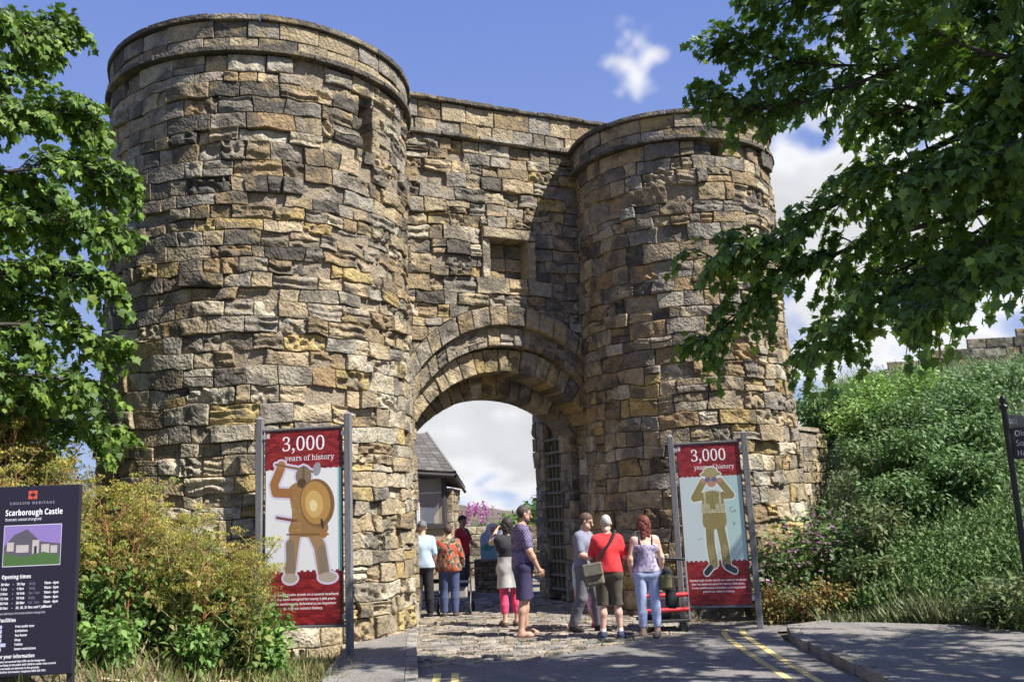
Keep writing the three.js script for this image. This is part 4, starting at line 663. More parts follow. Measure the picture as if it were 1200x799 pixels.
function poster(which) {
  return canvasTex(520, 1180, (x, w, h) => {
    const R = rng(which + 40);
    const bg = which ? '#c9d6d2' : '#f1efec'; x.fillStyle = bg; x.fillRect(0, 0, w, h);
    if (which) { x.fillStyle = '#b2cdc6'; x.fillRect(w * 0.72, 200, w * 0.28, 720); } else { x.fillStyle = '#a8cfc6'; x.fillRect(w - 26, 230, 26, 640); }
    brickBand(x, w, 0, 232, true, R); brickBand(x, w, 868, h, false, R);
    x.fillStyle = '#fff'; x.textAlign = 'center'; x.font = '122px serif'; x.fillText('3,000', w / 2, 124); x.font = '46px serif'; x.fillText('years of history', w / 2 + 42, 188);
    const line = (pts, width, col) => { x.strokeStyle = col; x.lineWidth = width; x.lineCap = x.lineJoin = 'round'; x.beginPath(); pts.forEach(([a, b], i) => (i ? x.lineTo(a, b) : x.moveTo(a, b))); x.stroke(); };
    const blob = (pts, col) => { x.fillStyle = col; x.beginPath(); const n = pts.length; for (let i = 0; i < n; i++) { const [a, b] = pts[i], [c, d] = pts[(i + 1) % n]; if (!i) x.moveTo((a + c) / 2, (b + d) / 2); const [e, f] = pts[(i + 2) % n]; x.quadraticCurveTo(c, d, (c + e) / 2, (d + f) / 2); } x.fill(); };
    const oval = (a, b, p, q, col, rot = 0) => { x.fillStyle = col; x.beginPath(); x.ellipse(a, b, p, q, rot, 0, 7); x.fill(); };
    if (!which) {                                                      // a warrior with axe, helmet and round shield
      const halo = '#d9d0e4';
      for (const k of [1, 0]) {
        const e = k ? 26 : 0, c = (v) => (k ? halo : v);
        line([[205, 640], [190, 720], [172, 860]], 74 + e, c('#a8855c')); line([[330, 640], [372, 720], [398, 870]], 78 + e, c('#a8855c'));
        line([[170, 700], [175, 850]], 58 + e, c('#8d7a66')); line([[385, 740], [400, 870]], 58 + e, c('#8d7a66'));
        oval(172, 905, 48 + e / 2, 30 + e / 2, c('#b8a99a')); oval(425, 905, 62 + e / 2, 30 + e / 2, c('#b8a99a'));
        blob([[150, 350], [240, 310], [360, 340], [420, 430], [420, 560], [440, 640], [300, 668], [140, 640], [190, 540], [170, 430]], c('#a07a4a'));
        line([[185, 390], [70, 380], [58, 330], [105, 228]], 58 + e, c('#a4703f')); oval(108, 214, 30 + e / 2, 28 + e / 2, c('#b87a48'));
        line([[70, 206], [330, 262]], 15 + e, c('#8c6a4a')); blob([[330, 215], [375, 196], [385, 262], [350, 296], [326, 270]], c('#9c9aa0'));
        oval(262, 285, 54 + e / 2, 62 + e / 2, c('#8b745a')); line([[262, 228], [262, 330]], 16 + e, c('#6f5a44'));
        line([[80, 535], [215, 560]], 16 + e, c('#7f4b3a'));
      }
      oval(250, 330, 30, 30, '#59422f'); oval(355, 455, 118, 150, '#86613a', -0.15); oval(345, 452, 100, 132, '#bd8f4e', -0.15); oval(335, 460, 60, 84, '#d9b269', -0.15); oval(330, 470, 26, 36, '#f0dda6', -0.15);
      line([[150, 640], [430, 648]], 10, '#7c5a36'); line([[385, 560], [398, 640]], 16, '#3e332c'); oval(398, 640, 26, 30, '#a87444');
      for (let i = 0; i < 130; i++) { x.strokeStyle = `rgba(255,228,160,${0.1 + R() * 0.25})`; x.lineWidth = 2; const a = 170 + R() * 70, q = 350 + R() * 280; x.beginPath(); x.moveTo(a, q); x.lineTo(a + 4 + R() * 16, q + (R() - 0.5) * 20); x.stroke(); }
      for (let i = 0; i < 420; i++) { x.fillStyle = `rgba(70,45,20,${0.1 + R() * 0.2})`; x.fillRect(160 + R() * 240, 340 + R() * 300, 3 + R() * 5, 2); }
    } else { x.save(); x.translate(8, 44); x.scale(0.97, 0.955);   // a soldier in khaki looking through field glasses
      for (const k of [1, 0]) {
        const e = k ? 18 : 0, c = (v) => (k ? '#dfe6de' : v);
        line([[225, 600], [222, 740], [236, 880]], 72 + e, c('#8a8150')); line([[318, 600], [338, 740], [346, 880]], 72 + e, c('#8a8150'));
        line([[222, 760], [232, 880]], 50 + e, c('#9c9260')); line([[340, 760], [348, 880]], 50 + e, c('#9c9260'));
        line([[205, 912], [170, 946]], 46 + e, c('#3a3f4a')); line([[350, 905], [410, 935]], 46 + e, c('#3a3f4a'));
        blob([[175, 340], [270, 310], [360, 340], [372, 470], [380, 610], [270, 620], [160, 610], [176, 470]], c('#958a54'));
        line([[185, 360], [110, 372], [196, 250]], 58 + e, c('#8f8450')); line([[350, 360], [432, 358], [344, 248]], 58 + e, c('#8f8450'));
        oval(270, 235, 50 + e / 2, 58 + e / 2, c('#b98a6c')); oval(268, 190, 88 + e / 2, 20 + e / 2, c('#9a9060')); oval(268, 172, 60 + e / 2, 36 + e / 2, c('#a59b68'));
      }
      oval(238, 232, 24, 18, '#5d6c86'); oval(296, 232, 24, 18, '#5d6c86'); oval(196, 242, 20, 20, '#b98a6c'); oval(344, 240, 20, 20, '#b98a6c');
      line([[200, 330], [204, 470]], 16, '#c9c4a4'); line([[335, 330], [332, 470]], 16, '#c9c4a4'); line([[170, 478], [375, 478]], 26, '#cfcaa9');
      for (const a of [185, 225, 305, 345]) { x.fillStyle = '#b9b48e'; x.fillRect(a - 16, 420, 34, 62); x.strokeStyle = '#7b764f'; x.lineWidth = 2; x.strokeRect(a - 16, 420, 34, 62); }
      line([[270, 330], [270, 605]], 3, '#6d6438'); line([[222, 620], [222, 760]], 3, '#6d6438'); x.strokeStyle = '#454c60'; x.lineWidth = 4; x.beginPath(); x.arc(432, 470, 20, 0.4, 5); x.moveTo(450, 470); x.lineTo(462, 490); x.moveTo(430, 560); x.lineTo(436, 590); x.lineTo(446, 570); x.stroke();
      x.strokeStyle = '#7a7fb8'; x.beginPath(); x.moveTo(110, 700); x.lineTo(160, 680); x.stroke();
      for (let i = 0; i < 300; i++) { x.strokeStyle = `rgba(70,62,24,${0.12 + R() * 0.22})`; x.lineWidth = 1.5 + R() * 2; const a = 180 + R() * 180, q = 330 + R() * 280; x.beginPath(); x.moveTo(a, q); x.lineTo(a + (R() - 0.5) * 14, q + 10 + R() * 24); x.stroke(); }
      for (let i = 0; i < 120; i++) { x.strokeStyle = `rgba(60,54,24,${0.15 + R() * 0.2})`; x.lineWidth = 2; const a = R() < 0.5 ? 205 + R() * 44 : 312 + R() * 50, q = 630 + R() * 240; x.beginPath(); x.moveTo(a, q); x.lineTo(a + (R() - 0.5) * 20, q + 6 + R() * 12); x.stroke(); }
      x.restore();
    }
    x.fillStyle = '#fff'; x.font = 'bold 20px sans-serif';
    ['Scarborough Castle stands on a coastal headland', 'that has been occupied for nearly 3,000 years.', 'It was continuously defended as an important', 'part of our nation\u2019s history.'].forEach((s, i) => x.fillText(s, w / 2, 1010 + i * 27));
    x.fillStyle = 'rgba(240,240,235,.8)'; x.fillRect(4, 6, 22, 34);
  });
}
function posterSign(label, which, L, Rr, topL, boardTop, boardBottom) {
  const dx = Rr[0] - L[0], dz = Rr[1] - L[1], w = Math.hypot(dx, dz), base = Math.min(groundH(...L), groundH(...Rr)), root = thing('poster_sign', label, 'sign', [L[0], 0, L[1]], -Math.atan2(dz, dx));
  for (const x of [0, w]) {
    const g = new RoundedBoxGeometry(0.085, topL + 0.3, 0.085, 2, 0.01); g.translate(x, topL / 2 - 0.15, 0); const post = mesh('post', g, postMat, root);
    const cap = new THREE.ConeGeometry(0.062, 0.05, 4); cap.rotateY(Math.PI / 4); cap.translate(x, topL + 0.024, 0); mesh('post_cap', cap, postMat, post);
  }
  const bw = w - 0.15, bh = boardTop - boardBottom, board = new THREE.BoxGeometry(bw, bh, 0.02); board.translate(w / 2, (boardTop + boardBottom) / 2, 0);
  mesh('board', board, backMat, root);
  const f = new THREE.PlaneGeometry(bw - 0.03, bh - 0.03); f.translate(w / 2, (boardTop + boardBottom) / 2, 0.0135);
  mesh('poster', f, new THREE.MeshStandardMaterial({ map: poster(which), roughness: 0.55 }), root);
  for (const y of [boardTop + 0.012, boardBottom - 0.012]) { const r = new RoundedBoxGeometry(w - 0.086, 0.03, 0.05, 2, 0.006); r.translate(w / 2, y, 0); mesh('rail', r, postMat, root); }
  for (const y of [boardTop - 0.08, boardBottom + 0.1]) for (const x of [0.06, w - 0.06]) { const c = new RoundedBoxGeometry(0.045, 0.06, 0.04, 2, 0.006); c.translate(x, y, 0.012); mesh('clip', c, plain(0.5, 0.5, 0.5, 0.4, { metalness: 0.6 }), root); }
}
posterSign('framed poster sign of a warrior with a round shield', 0, [-3.33, -11.93], [-2.15, -11.74], 3.06, 2.9, 0.46);
posterSign('framed poster sign of a khaki soldier with field glasses', 1, [2.26, -13.51], [3.28, -13.27], 2.72, 2.6, 0.32);
{
  const W0 = 0.83, H0 = 1.66, root = thing('information_board', 'dark navy information board with opening times among the weeds', 'sign', [-4.02, groundH(-4, -8.5), -8.5], THREE.MathUtils.degToRad(4)), y0 = 0.5 - groundH(-4, -8.5);
  for (const x of [-0.03, -W0 + 0.03]) { const g = new RoundedBoxGeometry(0.06, H0 + y0 + 0.3, 0.04, 2, 0.008); g.translate(x, (H0 + y0 + 0.3) / 2 - 0.3, -0.035); mesh('post', g, plain(0.02, 0.02, 0.025, 0.5), root); }
  const b = new RoundedBoxGeometry(W0, H0, 0.03, 2, 0.006); b.translate(-W0 / 2, y0 + H0 / 2, 0); mesh('panel', b, plain(0.018, 0.017, 0.03, 0.45), root);
  const f = new THREE.PlaneGeometry(W0 - 0.02, H0 - 0.02); f.translate(-W0 / 2, y0 + H0 / 2, 0.0165);
  mesh('printed_face', f, new THREE.MeshStandardMaterial({ roughness: 0.4, map: canvasTex(620, 1240, (x, w, h) => {
    x.fillStyle = '#231f30'; x.fillRect(0, 0, w, h);
    x.strokeStyle = '#d3583f'; x.lineWidth = 16; x.strokeRect(w / 2 - 22, 34, 44, 40); for (const [a, b] of [[-22, 54], [22, 54], [0, 34], [0, 74]]) { x.fillStyle = '#231f30'; x.fillRect(w / 2 + a - 4, b - 4, 8, 8); }
    x.fillStyle = '#c9c4d2'; x.textAlign = 'center'; x.font = '22px serif'; x.fillText('E N G L I S H   H E R I T A G E', w / 2, 116);
    x.setTransform(0.77, 0, 0, 1, 92, 0); x.textAlign = 'left'; x.fillStyle = '#fff'; x.font = 'bold 54px sans-serif'; x.fillText('Scarborough Castle', 50, 190); x.font = '25px sans-serif'; x.fillText('Dramatic coastal stronghold', 52, 226);
    // the printed photograph of the castle
    x.fillStyle = '#8d78b4'; x.fillRect(50, 258, 500, 272); x.fillStyle = '#5b5560'; x.beginPath(); x.moveTo(50, 400); x.lineTo(140, 320); x.lineTo(250, 285); x.lineTo(370, 370); x.lineTo(550, 390); x.lineTo(550, 530); x.lineTo(50, 530); x.fill();
    x.fillStyle = '#b9b2ac'; for (const [a, b, c, d] of [[80, 370, 60, 60], [160, 390, 110, 50], [300, 360, 60, 90], [380, 390, 70, 60], [460, 400, 60, 50]]) x.fillRect(a, b, c, d); x.fillStyle = '#2f2a30'; x.fillRect(318, 400, 22, 50);
    x.fillStyle = '#4c6b3a'; x.beginPath(); x.moveTo(50, 440); x.lineTo(220, 470); x.lineTo(400, 440); x.lineTo(550, 470); x.lineTo(550, 530); x.lineTo(50, 530); x.fill(); x.strokeStyle = '#d8d4e2'; x.lineWidth = 5; x.strokeRect(50, 258, 500, 272);
    x.fillStyle = '#fff'; x.font = 'bold 36px sans-serif'; x.fillText('Opening times', 50, 612); x.font = 'bold 23px sans-serif';
    [['30 Mar', '30 Sep', 'Daily', '10am - 6pm'], ['1 Oct', '1 Nov', 'Daily', '10am - 5pm'], ['2 Nov', '14 Feb', 'Sat - Sun', '10am - 4pm'], ['15 Feb', '19 Feb', 'Daily', '10am - 4pm'], ['20 Feb', '28 Mar', 'Sat - Sun', '10am - 4pm'], ['24 Dec', '26, 30, 31 Dec and 1 Jan', '', 'Closed']].forEach((r, i) => { const y = 656 + i * 31; x.fillStyle = '#fff'; x.fillText(r[0], 46, y); x.fillText('-', 150, y); x.fillText(r[1], 184, y); x.fillText(r[3], 420, y); x.fillStyle = '#7d7790'; x.fillText(r[2], 290, y); });
    x.fillStyle = '#ddd'; x.font = '19px sans-serif'; x.fillText('Last admission 30 minutes before closing time', 46, 846);
    x.fillStyle = '#fff'; x.font = 'bold 34px sans-serif'; x.fillText('Facilities', 46, 894); x.font = 'bold 22px sans-serif'; ['Free audio tour', 'Exhibition', 'Tea Room', 'Shop', 'Toilets', 'Some restrictions'].forEach((s, i) => { x.fillStyle = '#fff'; x.fillText(s, 190, 932 + i * 29); x.fillStyle = '#b9bfd8'; x.fillRect(50, 914 + i * 29, i === 4 ? 66 : 28, 23); });
    x.fillStyle = '#fff'; x.font = 'bold 32px sans-serif'; x.fillText('For your information', 46, 1128); x.font = 'bold 18px sans-serif'; ['Visitors are warned that cliffs can be dangerous.', 'Please keep to the paths with children under close control.', 'Dogs on leads are welcome in the grounds.', 'For further information telephone 0870 333 1181.'].forEach((s, i) => x.fillText(s, 46, 1156 + i * 22));
  }) }), root);
}
{
  const root = thing('finger_post', 'black finger signpost with lettered arms beside the wide pavement', 'signpost', [5.06, 0.1, -9.5]), iron = plain(0.02, 0.018, 0.022, 0.35, { metalness: 0.3 });
  const prof = [[0.001, 2.62], [0.024, 2.6], [0.036, 2.57], [0.024, 2.535], [0.02, 2.52], [0.045, 2.51], [0.045, 2.48], [0.03, 2.47], [0.03, 0.5], [0.06, 0.44], [0.06, -0.2]].map(([r, y]) => new THREE.Vector2(r, y)).reverse();
  mesh('pole', new THREE.LatheGeometry(prof, 20), iron, root);
  const arm = (name, y, h, len, turn, lines, px) => {
    const g = new THREE.Group(); g.name = name; g.position.set(0, y, 0); g.rotation.y = turn; root.add(g);
    const b = new RoundedBoxGeometry(len, h, 0.025, 2, 0.006); b.translate(0.03 + len / 2, 0, 0); mesh('plate', b, iron, g);
    const f = new THREE.PlaneGeometry(len - 0.03, h - 0.02); f.translate(0.03 + len / 2, 0, 0.0145);
    mesh('lettering', f, new THREE.MeshStandardMaterial({ roughness: 0.4, map: canvasTex(1024, Math.round(1024 * (h - 0.02) / (len - 0.03)), (x, w, hh) => { x.fillStyle = '#1c1820'; x.fillRect(0, 0, w, hh); x.fillStyle = '#cfc8d4'; x.font = `${px}px sans-serif`; lines.forEach((s, i) => x.fillText(s, 26, (i + 0.78) * hh / lines.length)); }) }), g);
  };
  arm('sign_arm', 2.36, 0.13, 0.8, 0.75, ['CASTLE'], 90);
  arm('sign_arm', 2.12, 0.32, 0.8, -0.05, ['Old Town', 'South Bay', 'Harbour'], 104);
}

// ---------------------------------------------------------------- people: smooth bodies meshed from tapered bones
function surfaceNets(f, lo, hi, cell, colour) {
  const nx = Math.ceil((hi.x - lo.x) / cell) + 1, ny = Math.ceil((hi.y - lo.y) / cell) + 1, nz = Math.ceil((hi.z - lo.z) / cell) + 1, val = new Float32Array(nx * ny * nz), at = (i, j, k) => (k * ny + j) * nx + i, p = V(0, 0, 0);
  for (let k = 0; k < nz; k++) for (let j = 0; j < ny; j++) for (let i = 0; i < nx; i++) val[at(i, j, k)] = f(p.set(lo.x + i * cell, lo.y + j * cell, lo.z + k * cell));
  const id = new Int32Array(nx * ny * nz).fill(-1), pos = [], idx = [];
  for (let k = 0; k < nz - 1; k++) for (let j = 0; j < ny - 1; j++) for (let i = 0; i < nx - 1; i++) {
    let sx = 0, sy = 0, sz = 0, n = 0; const c = [];
    for (let q = 0; q < 8; q++) c.push(val[at(i + (q & 1), j + ((q >> 1) & 1), k + (q >> 2))]);
    for (let q = 0; q < 8; q++) for (const b of [1, 2, 4]) if (!(q & b)) { const a0 = c[q], a1 = c[q | b]; if (a0 < 0 !== a1 < 0) { const t = a0 / (a0 - a1); sx += (q & 1) + (b === 1 ? t : 0); sy += ((q >> 1) & 1) + (b === 2 ? t : 0); sz += (q >> 2) + (b === 4 ? t : 0); n++; } }
    if (n) { id[at(i, j, k)] = pos.length / 3; pos.push(lo.x + (i + sx / n) * cell, lo.y + (j + sy / n) * cell, lo.z + (k + sz / n) * cell); }
  }
  const quad = (a, b, c, d, flip) => { if (a < 0 || b < 0 || c < 0 || d < 0) return; if (flip) idx.push(a, c, b, a, d, c); else idx.push(a, b, c, a, c, d); };
  for (let k = 1; k < nz - 1; k++) for (let j = 1; j < ny - 1; j++) for (let i = 1; i < nx - 1; i++) {
    const v = val[at(i, j, k)] < 0;
    if (v !== val[at(i + 1, j, k)] < 0) quad(id[at(i, j - 1, k - 1)], id[at(i, j, k - 1)], id[at(i, j, k)], id[at(i, j - 1, k)], !v);
    if (v !== val[at(i, j + 1, k)] < 0) quad(id[at(i - 1, j, k - 1)], id[at(i - 1, j, k)], id[at(i, j, k)], id[at(i, j, k - 1)], !v);
    if (v !== val[at(i, j, k + 1)] < 0) quad(id[at(i - 1, j - 1, k)], id[at(i, j - 1, k)], id[at(i, j, k)], id[at(i - 1, j, k)], !v);
  }
  const nor = [], col = [], uv = [], e = cell * 0.6, a = V(0, 0, 0);
  for (let i = 0; i < pos.length; i += 3) {
    p.set(pos[i], pos[i + 1], pos[i + 2]); const g = [0, 0, 0];
    for (let q = 0; q < 3; q++) { a.copy(p).setComponent(q, p.getComponent(q) + e); const h = f(a); a.setComponent(q, p.getComponent(q) - e); g[q] = h - f(a); }
    const l = Math.hypot(...g) || 1; nor.push(g[0] / l, g[1] / l, g[2] / l); uv.push(Math.atan2(p.x, p.z) * 0.17, p.y); const c = colour(p); col.push(c[0], c[1], c[2]);
  }
  const geo = new THREE.BufferGeometry(); geo.setAttribute('position', new THREE.Float32BufferAttribute(pos, 3)); geo.setAttribute('normal', new THREE.Float32BufferAttribute(nor, 3)); geo.setAttribute('uv', new THREE.Float32BufferAttribute(uv, 2)); geo.setAttribute('color', new THREE.Float32BufferAttribute(col, 3)); geo.setIndex(idx); return geo;
}
function boneField(bones, k = 0.03) {                                  // bones: [a, b, ra, rb]; joined with a smooth minimum
  const B = bones.map(([a, b, ra, rb]) => { const d = b.clone().sub(a); return [a.x, a.y, a.z, d.x, d.y, d.z, Math.max(d.lengthSq(), 1e-9), ra, rb - ra]; });
  return (p) => {
    let m = 9;
    for (const q of B) { const x = p.x - q[0], y = p.y - q[1], z = p.z - q[2]; let t = (x * q[3] + y * q[4] + z * q[5]) / q[6]; t = t < 0 ? 0 : t > 1 ? 1 : t; const u = x - q[3] * t, v = y - q[4] * t, w = z - q[5] * t, d = Math.sqrt(u * u + v * v + w * w) - q[7] - q[8] * t; const h = k - Math.abs(m - d); m = h > 0 ? Math.min(m, d) - (h * h) / (4 * k) : Math.min(m, d); }
    return m;
  };
}
const boundsOf = (bones, pad) => { const b = new THREE.Box3(); for (const [a, c, r, s] of bones) for (const [q, w] of [[a, r], [c, s]]) { b.expandByPoint(V(q.x - w - pad, q.y - w - pad, q.z - w - pad)); b.expandByPoint(V(q.x + w + pad, q.y + w + pad, q.z + w + pad)); } return b; };
const meshBones = (bones, cell, colour, k, clip, fold = 0) => { const f0 = boneField(bones, k), b = boundsOf(bones, cell * 2.5 + fold), f = clip || fold ? (p) => { let d = f0(p); if (fold && Math.abs(d) < 0.05) d += fold * (fbm(p.x * 9, p.y * 7, p.z * 9, 2) - 0.5) * 2; return clip ? Math.max(d, clip(p)) : d; } : f0; return surfaceNets(f, b.min, b.max, cell, colour); };
const clothMat = new THREE.MeshStandardMaterial({ vertexColors: true, roughness: 0.9 }), skinMat = new THREE.MeshStandardMaterial({ vertexColors: true, roughness: 0.6 }), hairMat = new THREE.MeshStandardMaterial({ vertexColors: true, roughness: 0.7 });
const SKIN = [0.56, 0.34, 0.24];
// joints in metres for a figure 1.75 m tall, facing +z, its own left at +x
const POSE = { hip: [0.085, 0.92, 0], knee: [0.1, 0.5, 0.015], ankle: [0.105, 0.085, -0.02], toe: [0.125, 0.03, 0.15], shoulder: [0.17, 1.405, -0.01], elbow: [0.235, 1.14, -0.03], wrist: [0.245, 0.89, 0.04], head: [0, 1.63, 0.02], chest: [0, 1.3, 0], waist: [0, 1.08, 0] };
function person(label, pos, turn, height, o) {
  const root = thing('person', label, 'person', pos, turn), S = height / 1.75, girth = o.girth ?? 1, J = {}, skin = o.skin ?? SKIN, cell = o.cell ?? 0.014;
  for (const [n, [x, y, z]] of Object.entries(POSE)) { if (['head', 'chest', 'waist'].includes(n)) J[n] = V(x, y, z); else { J[n + 'L'] = V(x, y, z); J[n + 'R'] = V(-x, y, z); } }
  for (const [n, p] of Object.entries(o.joints ?? {})) J[n] = V(...p);
  const b = (a, c, ra, rb) => [a, c, ra, rb ?? ra], mid = (a, c, t) => a.clone().lerp(c, t);
  const torso = [b(J.hipR, J.hipL, 0.108 * girth), b(V(-0.05, 0.99, 0.0), V(0.05, 0.99, 0.0), 0.115 * girth), b(J.waist.clone().add(V(-0.045, 0, 0.005)), J.waist.clone().add(V(0.045, 0, 0.005)), 0.105 * girth), b(J.chest.clone().add(V(-0.075, 0, 0)), J.chest.clone().add(V(0.075, 0, 0)), 0.112 * (0.5 + 0.5 * girth)), b(mid(J.shoulderR, J.chest, 0.22).add(V(0, 0.0, 0)), mid(J.shoulderL, J.chest, 0.22), 0.075), b(J.waist, J.chest, 0.1 * girth, 0.11)];
  const traps = ['L', 'R'].map((s) => b(V(J.chest.x, 1.475, -0.015), mid(V(J.chest.x, 1.45, -0.01), J['shoulder' + s], 0.8), 0.04, 0.046));
  const neck = b(V(J.chest.x, 1.43, -0.01), J.head.clone().add(V(0, -0.09, -0.01)), 0.06, 0.052);
  const leg = (s) => [b(J['hip' + s], J['knee' + s], 0.092 * girth, 0.06), b(J['knee' + s], mid(J['knee' + s], J['ankle' + s], 0.35).add(V(0, 0, -0.015)), 0.057, 0.056), b(mid(J['knee' + s], J['ankle' + s], 0.35).add(V(0, 0, -0.015)), J['ankle' + s], 0.054, 0.037)];
  const foot = (s) => [b(J['ankle' + s].clone().add(V(0, -0.045, -0.025)), mid(J['ankle' + s], J['toe' + s], 0.6).setY(J['toe' + s].y + 0.012), 0.037, 0.036), b(mid(J['ankle' + s], J['toe' + s], 0.6).setY(J['toe' + s].y + 0.012), J['toe' + s], 0.036, 0.026), b(J['ankle' + s], J['ankle' + s].clone().add(V(0, -0.04, 0)), 0.036)];
  const arm = (s) => [b(J['shoulder' + s], J['elbow' + s], 0.055, 0.042), b(J['elbow' + s], mid(J['elbow' + s], J['wrist' + s], 0.3), 0.043, 0.042), b(mid(J['elbow' + s], J['wrist' + s], 0.3), J['wrist' + s], 0.042, 0.028)];
  const grow = (list, g) => list.map(([p, q, x, y]) => [p, q, x + g, y + g]);
  const skinC = (p) => { const n = 0.93 + 0.14 * vnoise(p.x * 14, p.y * 14, p.z * 14); return [skin[0] * n, skin[1] * n, skin[2] * n]; };
  // body with hands and head as one mesh
  const parts = [meshBones([...torso, ...traps, neck, ...leg('L'), ...leg('R'), ...foot('L'), ...foot('R'), ...arm('L'), ...arm('R')], cell, skinC, 0.035)];
  for (const s of ['L', 'R']) {
    const w = J['wrist' + s], d = w.clone().sub(J['elbow' + s]).normalize(), side = s === 'L' ? 1 : -1;
    let palm = V(-side, 0, 0.15); palm.addScaledVector(d, -palm.dot(d)).normalize();                   // the palm faces the body
    const across = d.clone().cross(palm).normalize(), fwd = across.z >= 0 ? across : across.clone().negate(), H = [], curl = o['curl' + s] ?? o.curl ?? 0.45;
    const base = w.clone().addScaledVector(d, 0.085);
    H.push(b(w, w.clone().addScaledVector(d, 0.03), 0.026, 0.028)); for (const q of [-0.024, -0.008, 0.008, 0.024]) H.push(b(w.clone().addScaledVector(d, 0.025).addScaledVector(fwd, q * 0.8), base.clone().addScaledVector(fwd, q), 0.014, 0.012));
    [[-0.027, 0.062], [-0.009, 0.074], [0.009, 0.079], [0.027, 0.07]].forEach(([q, len]) => { const a = base.clone().addScaledVector(fwd, q), m = a.clone().addScaledVector(d, len * 0.5 * Math.cos(curl)).addScaledVector(palm, len * 0.5 * Math.sin(curl)), e = m.clone().addScaledVector(d, len * 0.5 * Math.cos(curl * 2.4)).addScaledVector(palm, len * 0.5 * Math.sin(curl * 2.4)); H.push(b(a, m, 0.0095, 0.009), b(m, e, 0.009, 0.0075)); });
    const t0 = w.clone().addScaledVector(d, 0.03).addScaledVector(fwd, 0.024), t1 = t0.clone().addScaledVector(d, 0.03).addScaledVector(fwd, 0.022).addScaledVector(palm, 0.012), t2 = t1.clone().addScaledVector(d, 0.03).addScaledVector(fwd, 0.004).addScaledVector(palm, 0.012); H.push(b(t0, t1, 0.013, 0.011), b(t1, t2, 0.0105, 0.0085));
    parts.push(meshBones(H, 0.006, skinC, 0.006));
  }
  // head in its own axes, then turned
  const E = (p, c, r) => { const x = (p.x - c[0]) / r[0], y = (p.y - c[1]) / r[1], z = (p.z - c[2]) / r[2], l = Math.sqrt(x * x + y * y + z * z); return (l - 1) * Math.min(r[0], r[1], r[2]); };
  const sm = (a, c, k) => { const h = Math.max(k - Math.abs(a - c), 0); return Math.min(a, c) - (h * h) / (4 * k); };
  const chin = boneField([[V(-0.03, -0.06, 0.03), V(0.03, -0.06, 0.03), 0.042, 0.042], [V(0, -0.085, 0.06), V(0, -0.085, 0.062), 0.024, 0.024]], 0.03), nose = boneField([[V(0, 0.005, 0.085), V(0, -0.03, 0.106), 0.01, 0.014]], 0.01);
  const headF = (p) => { let d = sm(E(p, [0, 0.03, -0.012], [0.075, 0.09, 0.095]), chin(p), 0.03); d = sm(d, nose(p), 0.012); const brow = boneField([[V(-0.035, 0.022, 0.078), V(0.035, 0.022, 0.078), 0.01, 0.01]], 0.01)(p); d = sm(d, brow, 0.015); for (const s of [-1, 1]) { d = sm(d, E(p, [s * 0.078, -0.005, -0.01], [0.011, 0.031, 0.019]), 0.008); d = Math.max(d, -E(p, [s * 0.032, 0.002, 0.094], [0.016, 0.011, 0.012])); } return sm(d, E(p, [0, -0.1, -0.02], [0.05, 0.05, 0.05]), 0.03); };
  const eye = (p, s) => Math.hypot(p.x - s * 0.031, p.y - 0.002, (p.z - 0.083) * 0.7), stub = o.stubble ?? 0, hairCol = o.hairColour ?? [0.05, 0.035, 0.025];
  const headC = (p) => { if (eye(p, 1) < 0.011 || eye(p, -1) < 0.011) return [0.05, 0.035, 0.03]; if (p.z > 0.07 && Math.abs(p.y + 0.056) < 0.008 && Math.abs(p.x) < 0.026) return [skin[0] * 0.75, skin[1] * 0.5, skin[2] * 0.5]; if (p.z > 0.06 && Math.abs(p.y - 0.024) < 0.006 && Math.abs(p.x) > 0.014 && Math.abs(p.x) < 0.05) return hairCol; const c = skinC(p); const beard = stub * (p.y < -0.035 && p.z > -0.02 ? 1 : 0); return c.map((v, i) => lerp(v, hairCol[i], beard * (0.6 + 0.4 * vnoise(p.x * 300, p.y * 300, p.z * 300)))); };
  const headM = new THREE.Matrix4().makeRotationFromEuler(new THREE.Euler(o.nod ?? 0, o.look ?? 0, 0, 'YXZ')).setPosition(J.head.x, J.head.y - 0.0, J.head.z);
  parts.push(surfaceNets(headF, V(-0.11, -0.17, -0.13), V(0.11, 0.15, 0.14), 0.007, headC).applyMatrix4(headM));
  const body = merged(parts); body.scale(S, S, S); mesh('body', body, skinMat, root);
  if (o.hair !== 'none') {
    const style = o.hair ?? 'short', th = { short: 0.01, crop: 0.0035, long: 0.02, cap: 0.018 }[style], N = (p) => 0.004 * (vnoise(p.x * 60, p.y * 30, p.z * 60) - 0.5) * (style === 'crop' ? 0.4 : 2);
    const hf = (p) => { let d = E(p, [0, 0.033, -0.016], [0.076 + th, 0.092 + th, 0.096 + th]) + N(p); d = Math.max(d, 0.0 - (p.y - (p.z > 0.03 ? 0.055 + (p.z - 0.03) * 0.25 : p.z > -0.03 ? 0.018 : style === 'long' ? -0.2 : -0.055))); if (style === 'long') { const back = boneField([[V(-0.02, 0.0, -0.03), V(0.03, 0.0, -0.03), 0.085, 0.085], [V(-0.03, -0.05, -0.05), V(-0.035, -0.17, -0.06), 0.06, 0.035], [V(0.03, -0.05, -0.05), V(0.05, -0.18, -0.055), 0.065, 0.04]], 0.03)(p) + N(p) * 2; d = Math.min(d, Math.max(back, p.z - 0.02)); } if (style === 'cap') d = Math.max(d, -(p.y - (p.z > 0.03 ? 0.045 : 0.02))); return d; };
    const hc = (p) => { const n = 0.7 + 0.6 * vnoise(p.x * 80, p.y * 20, p.z * 80); return hairCol.map((c) => c * n); };
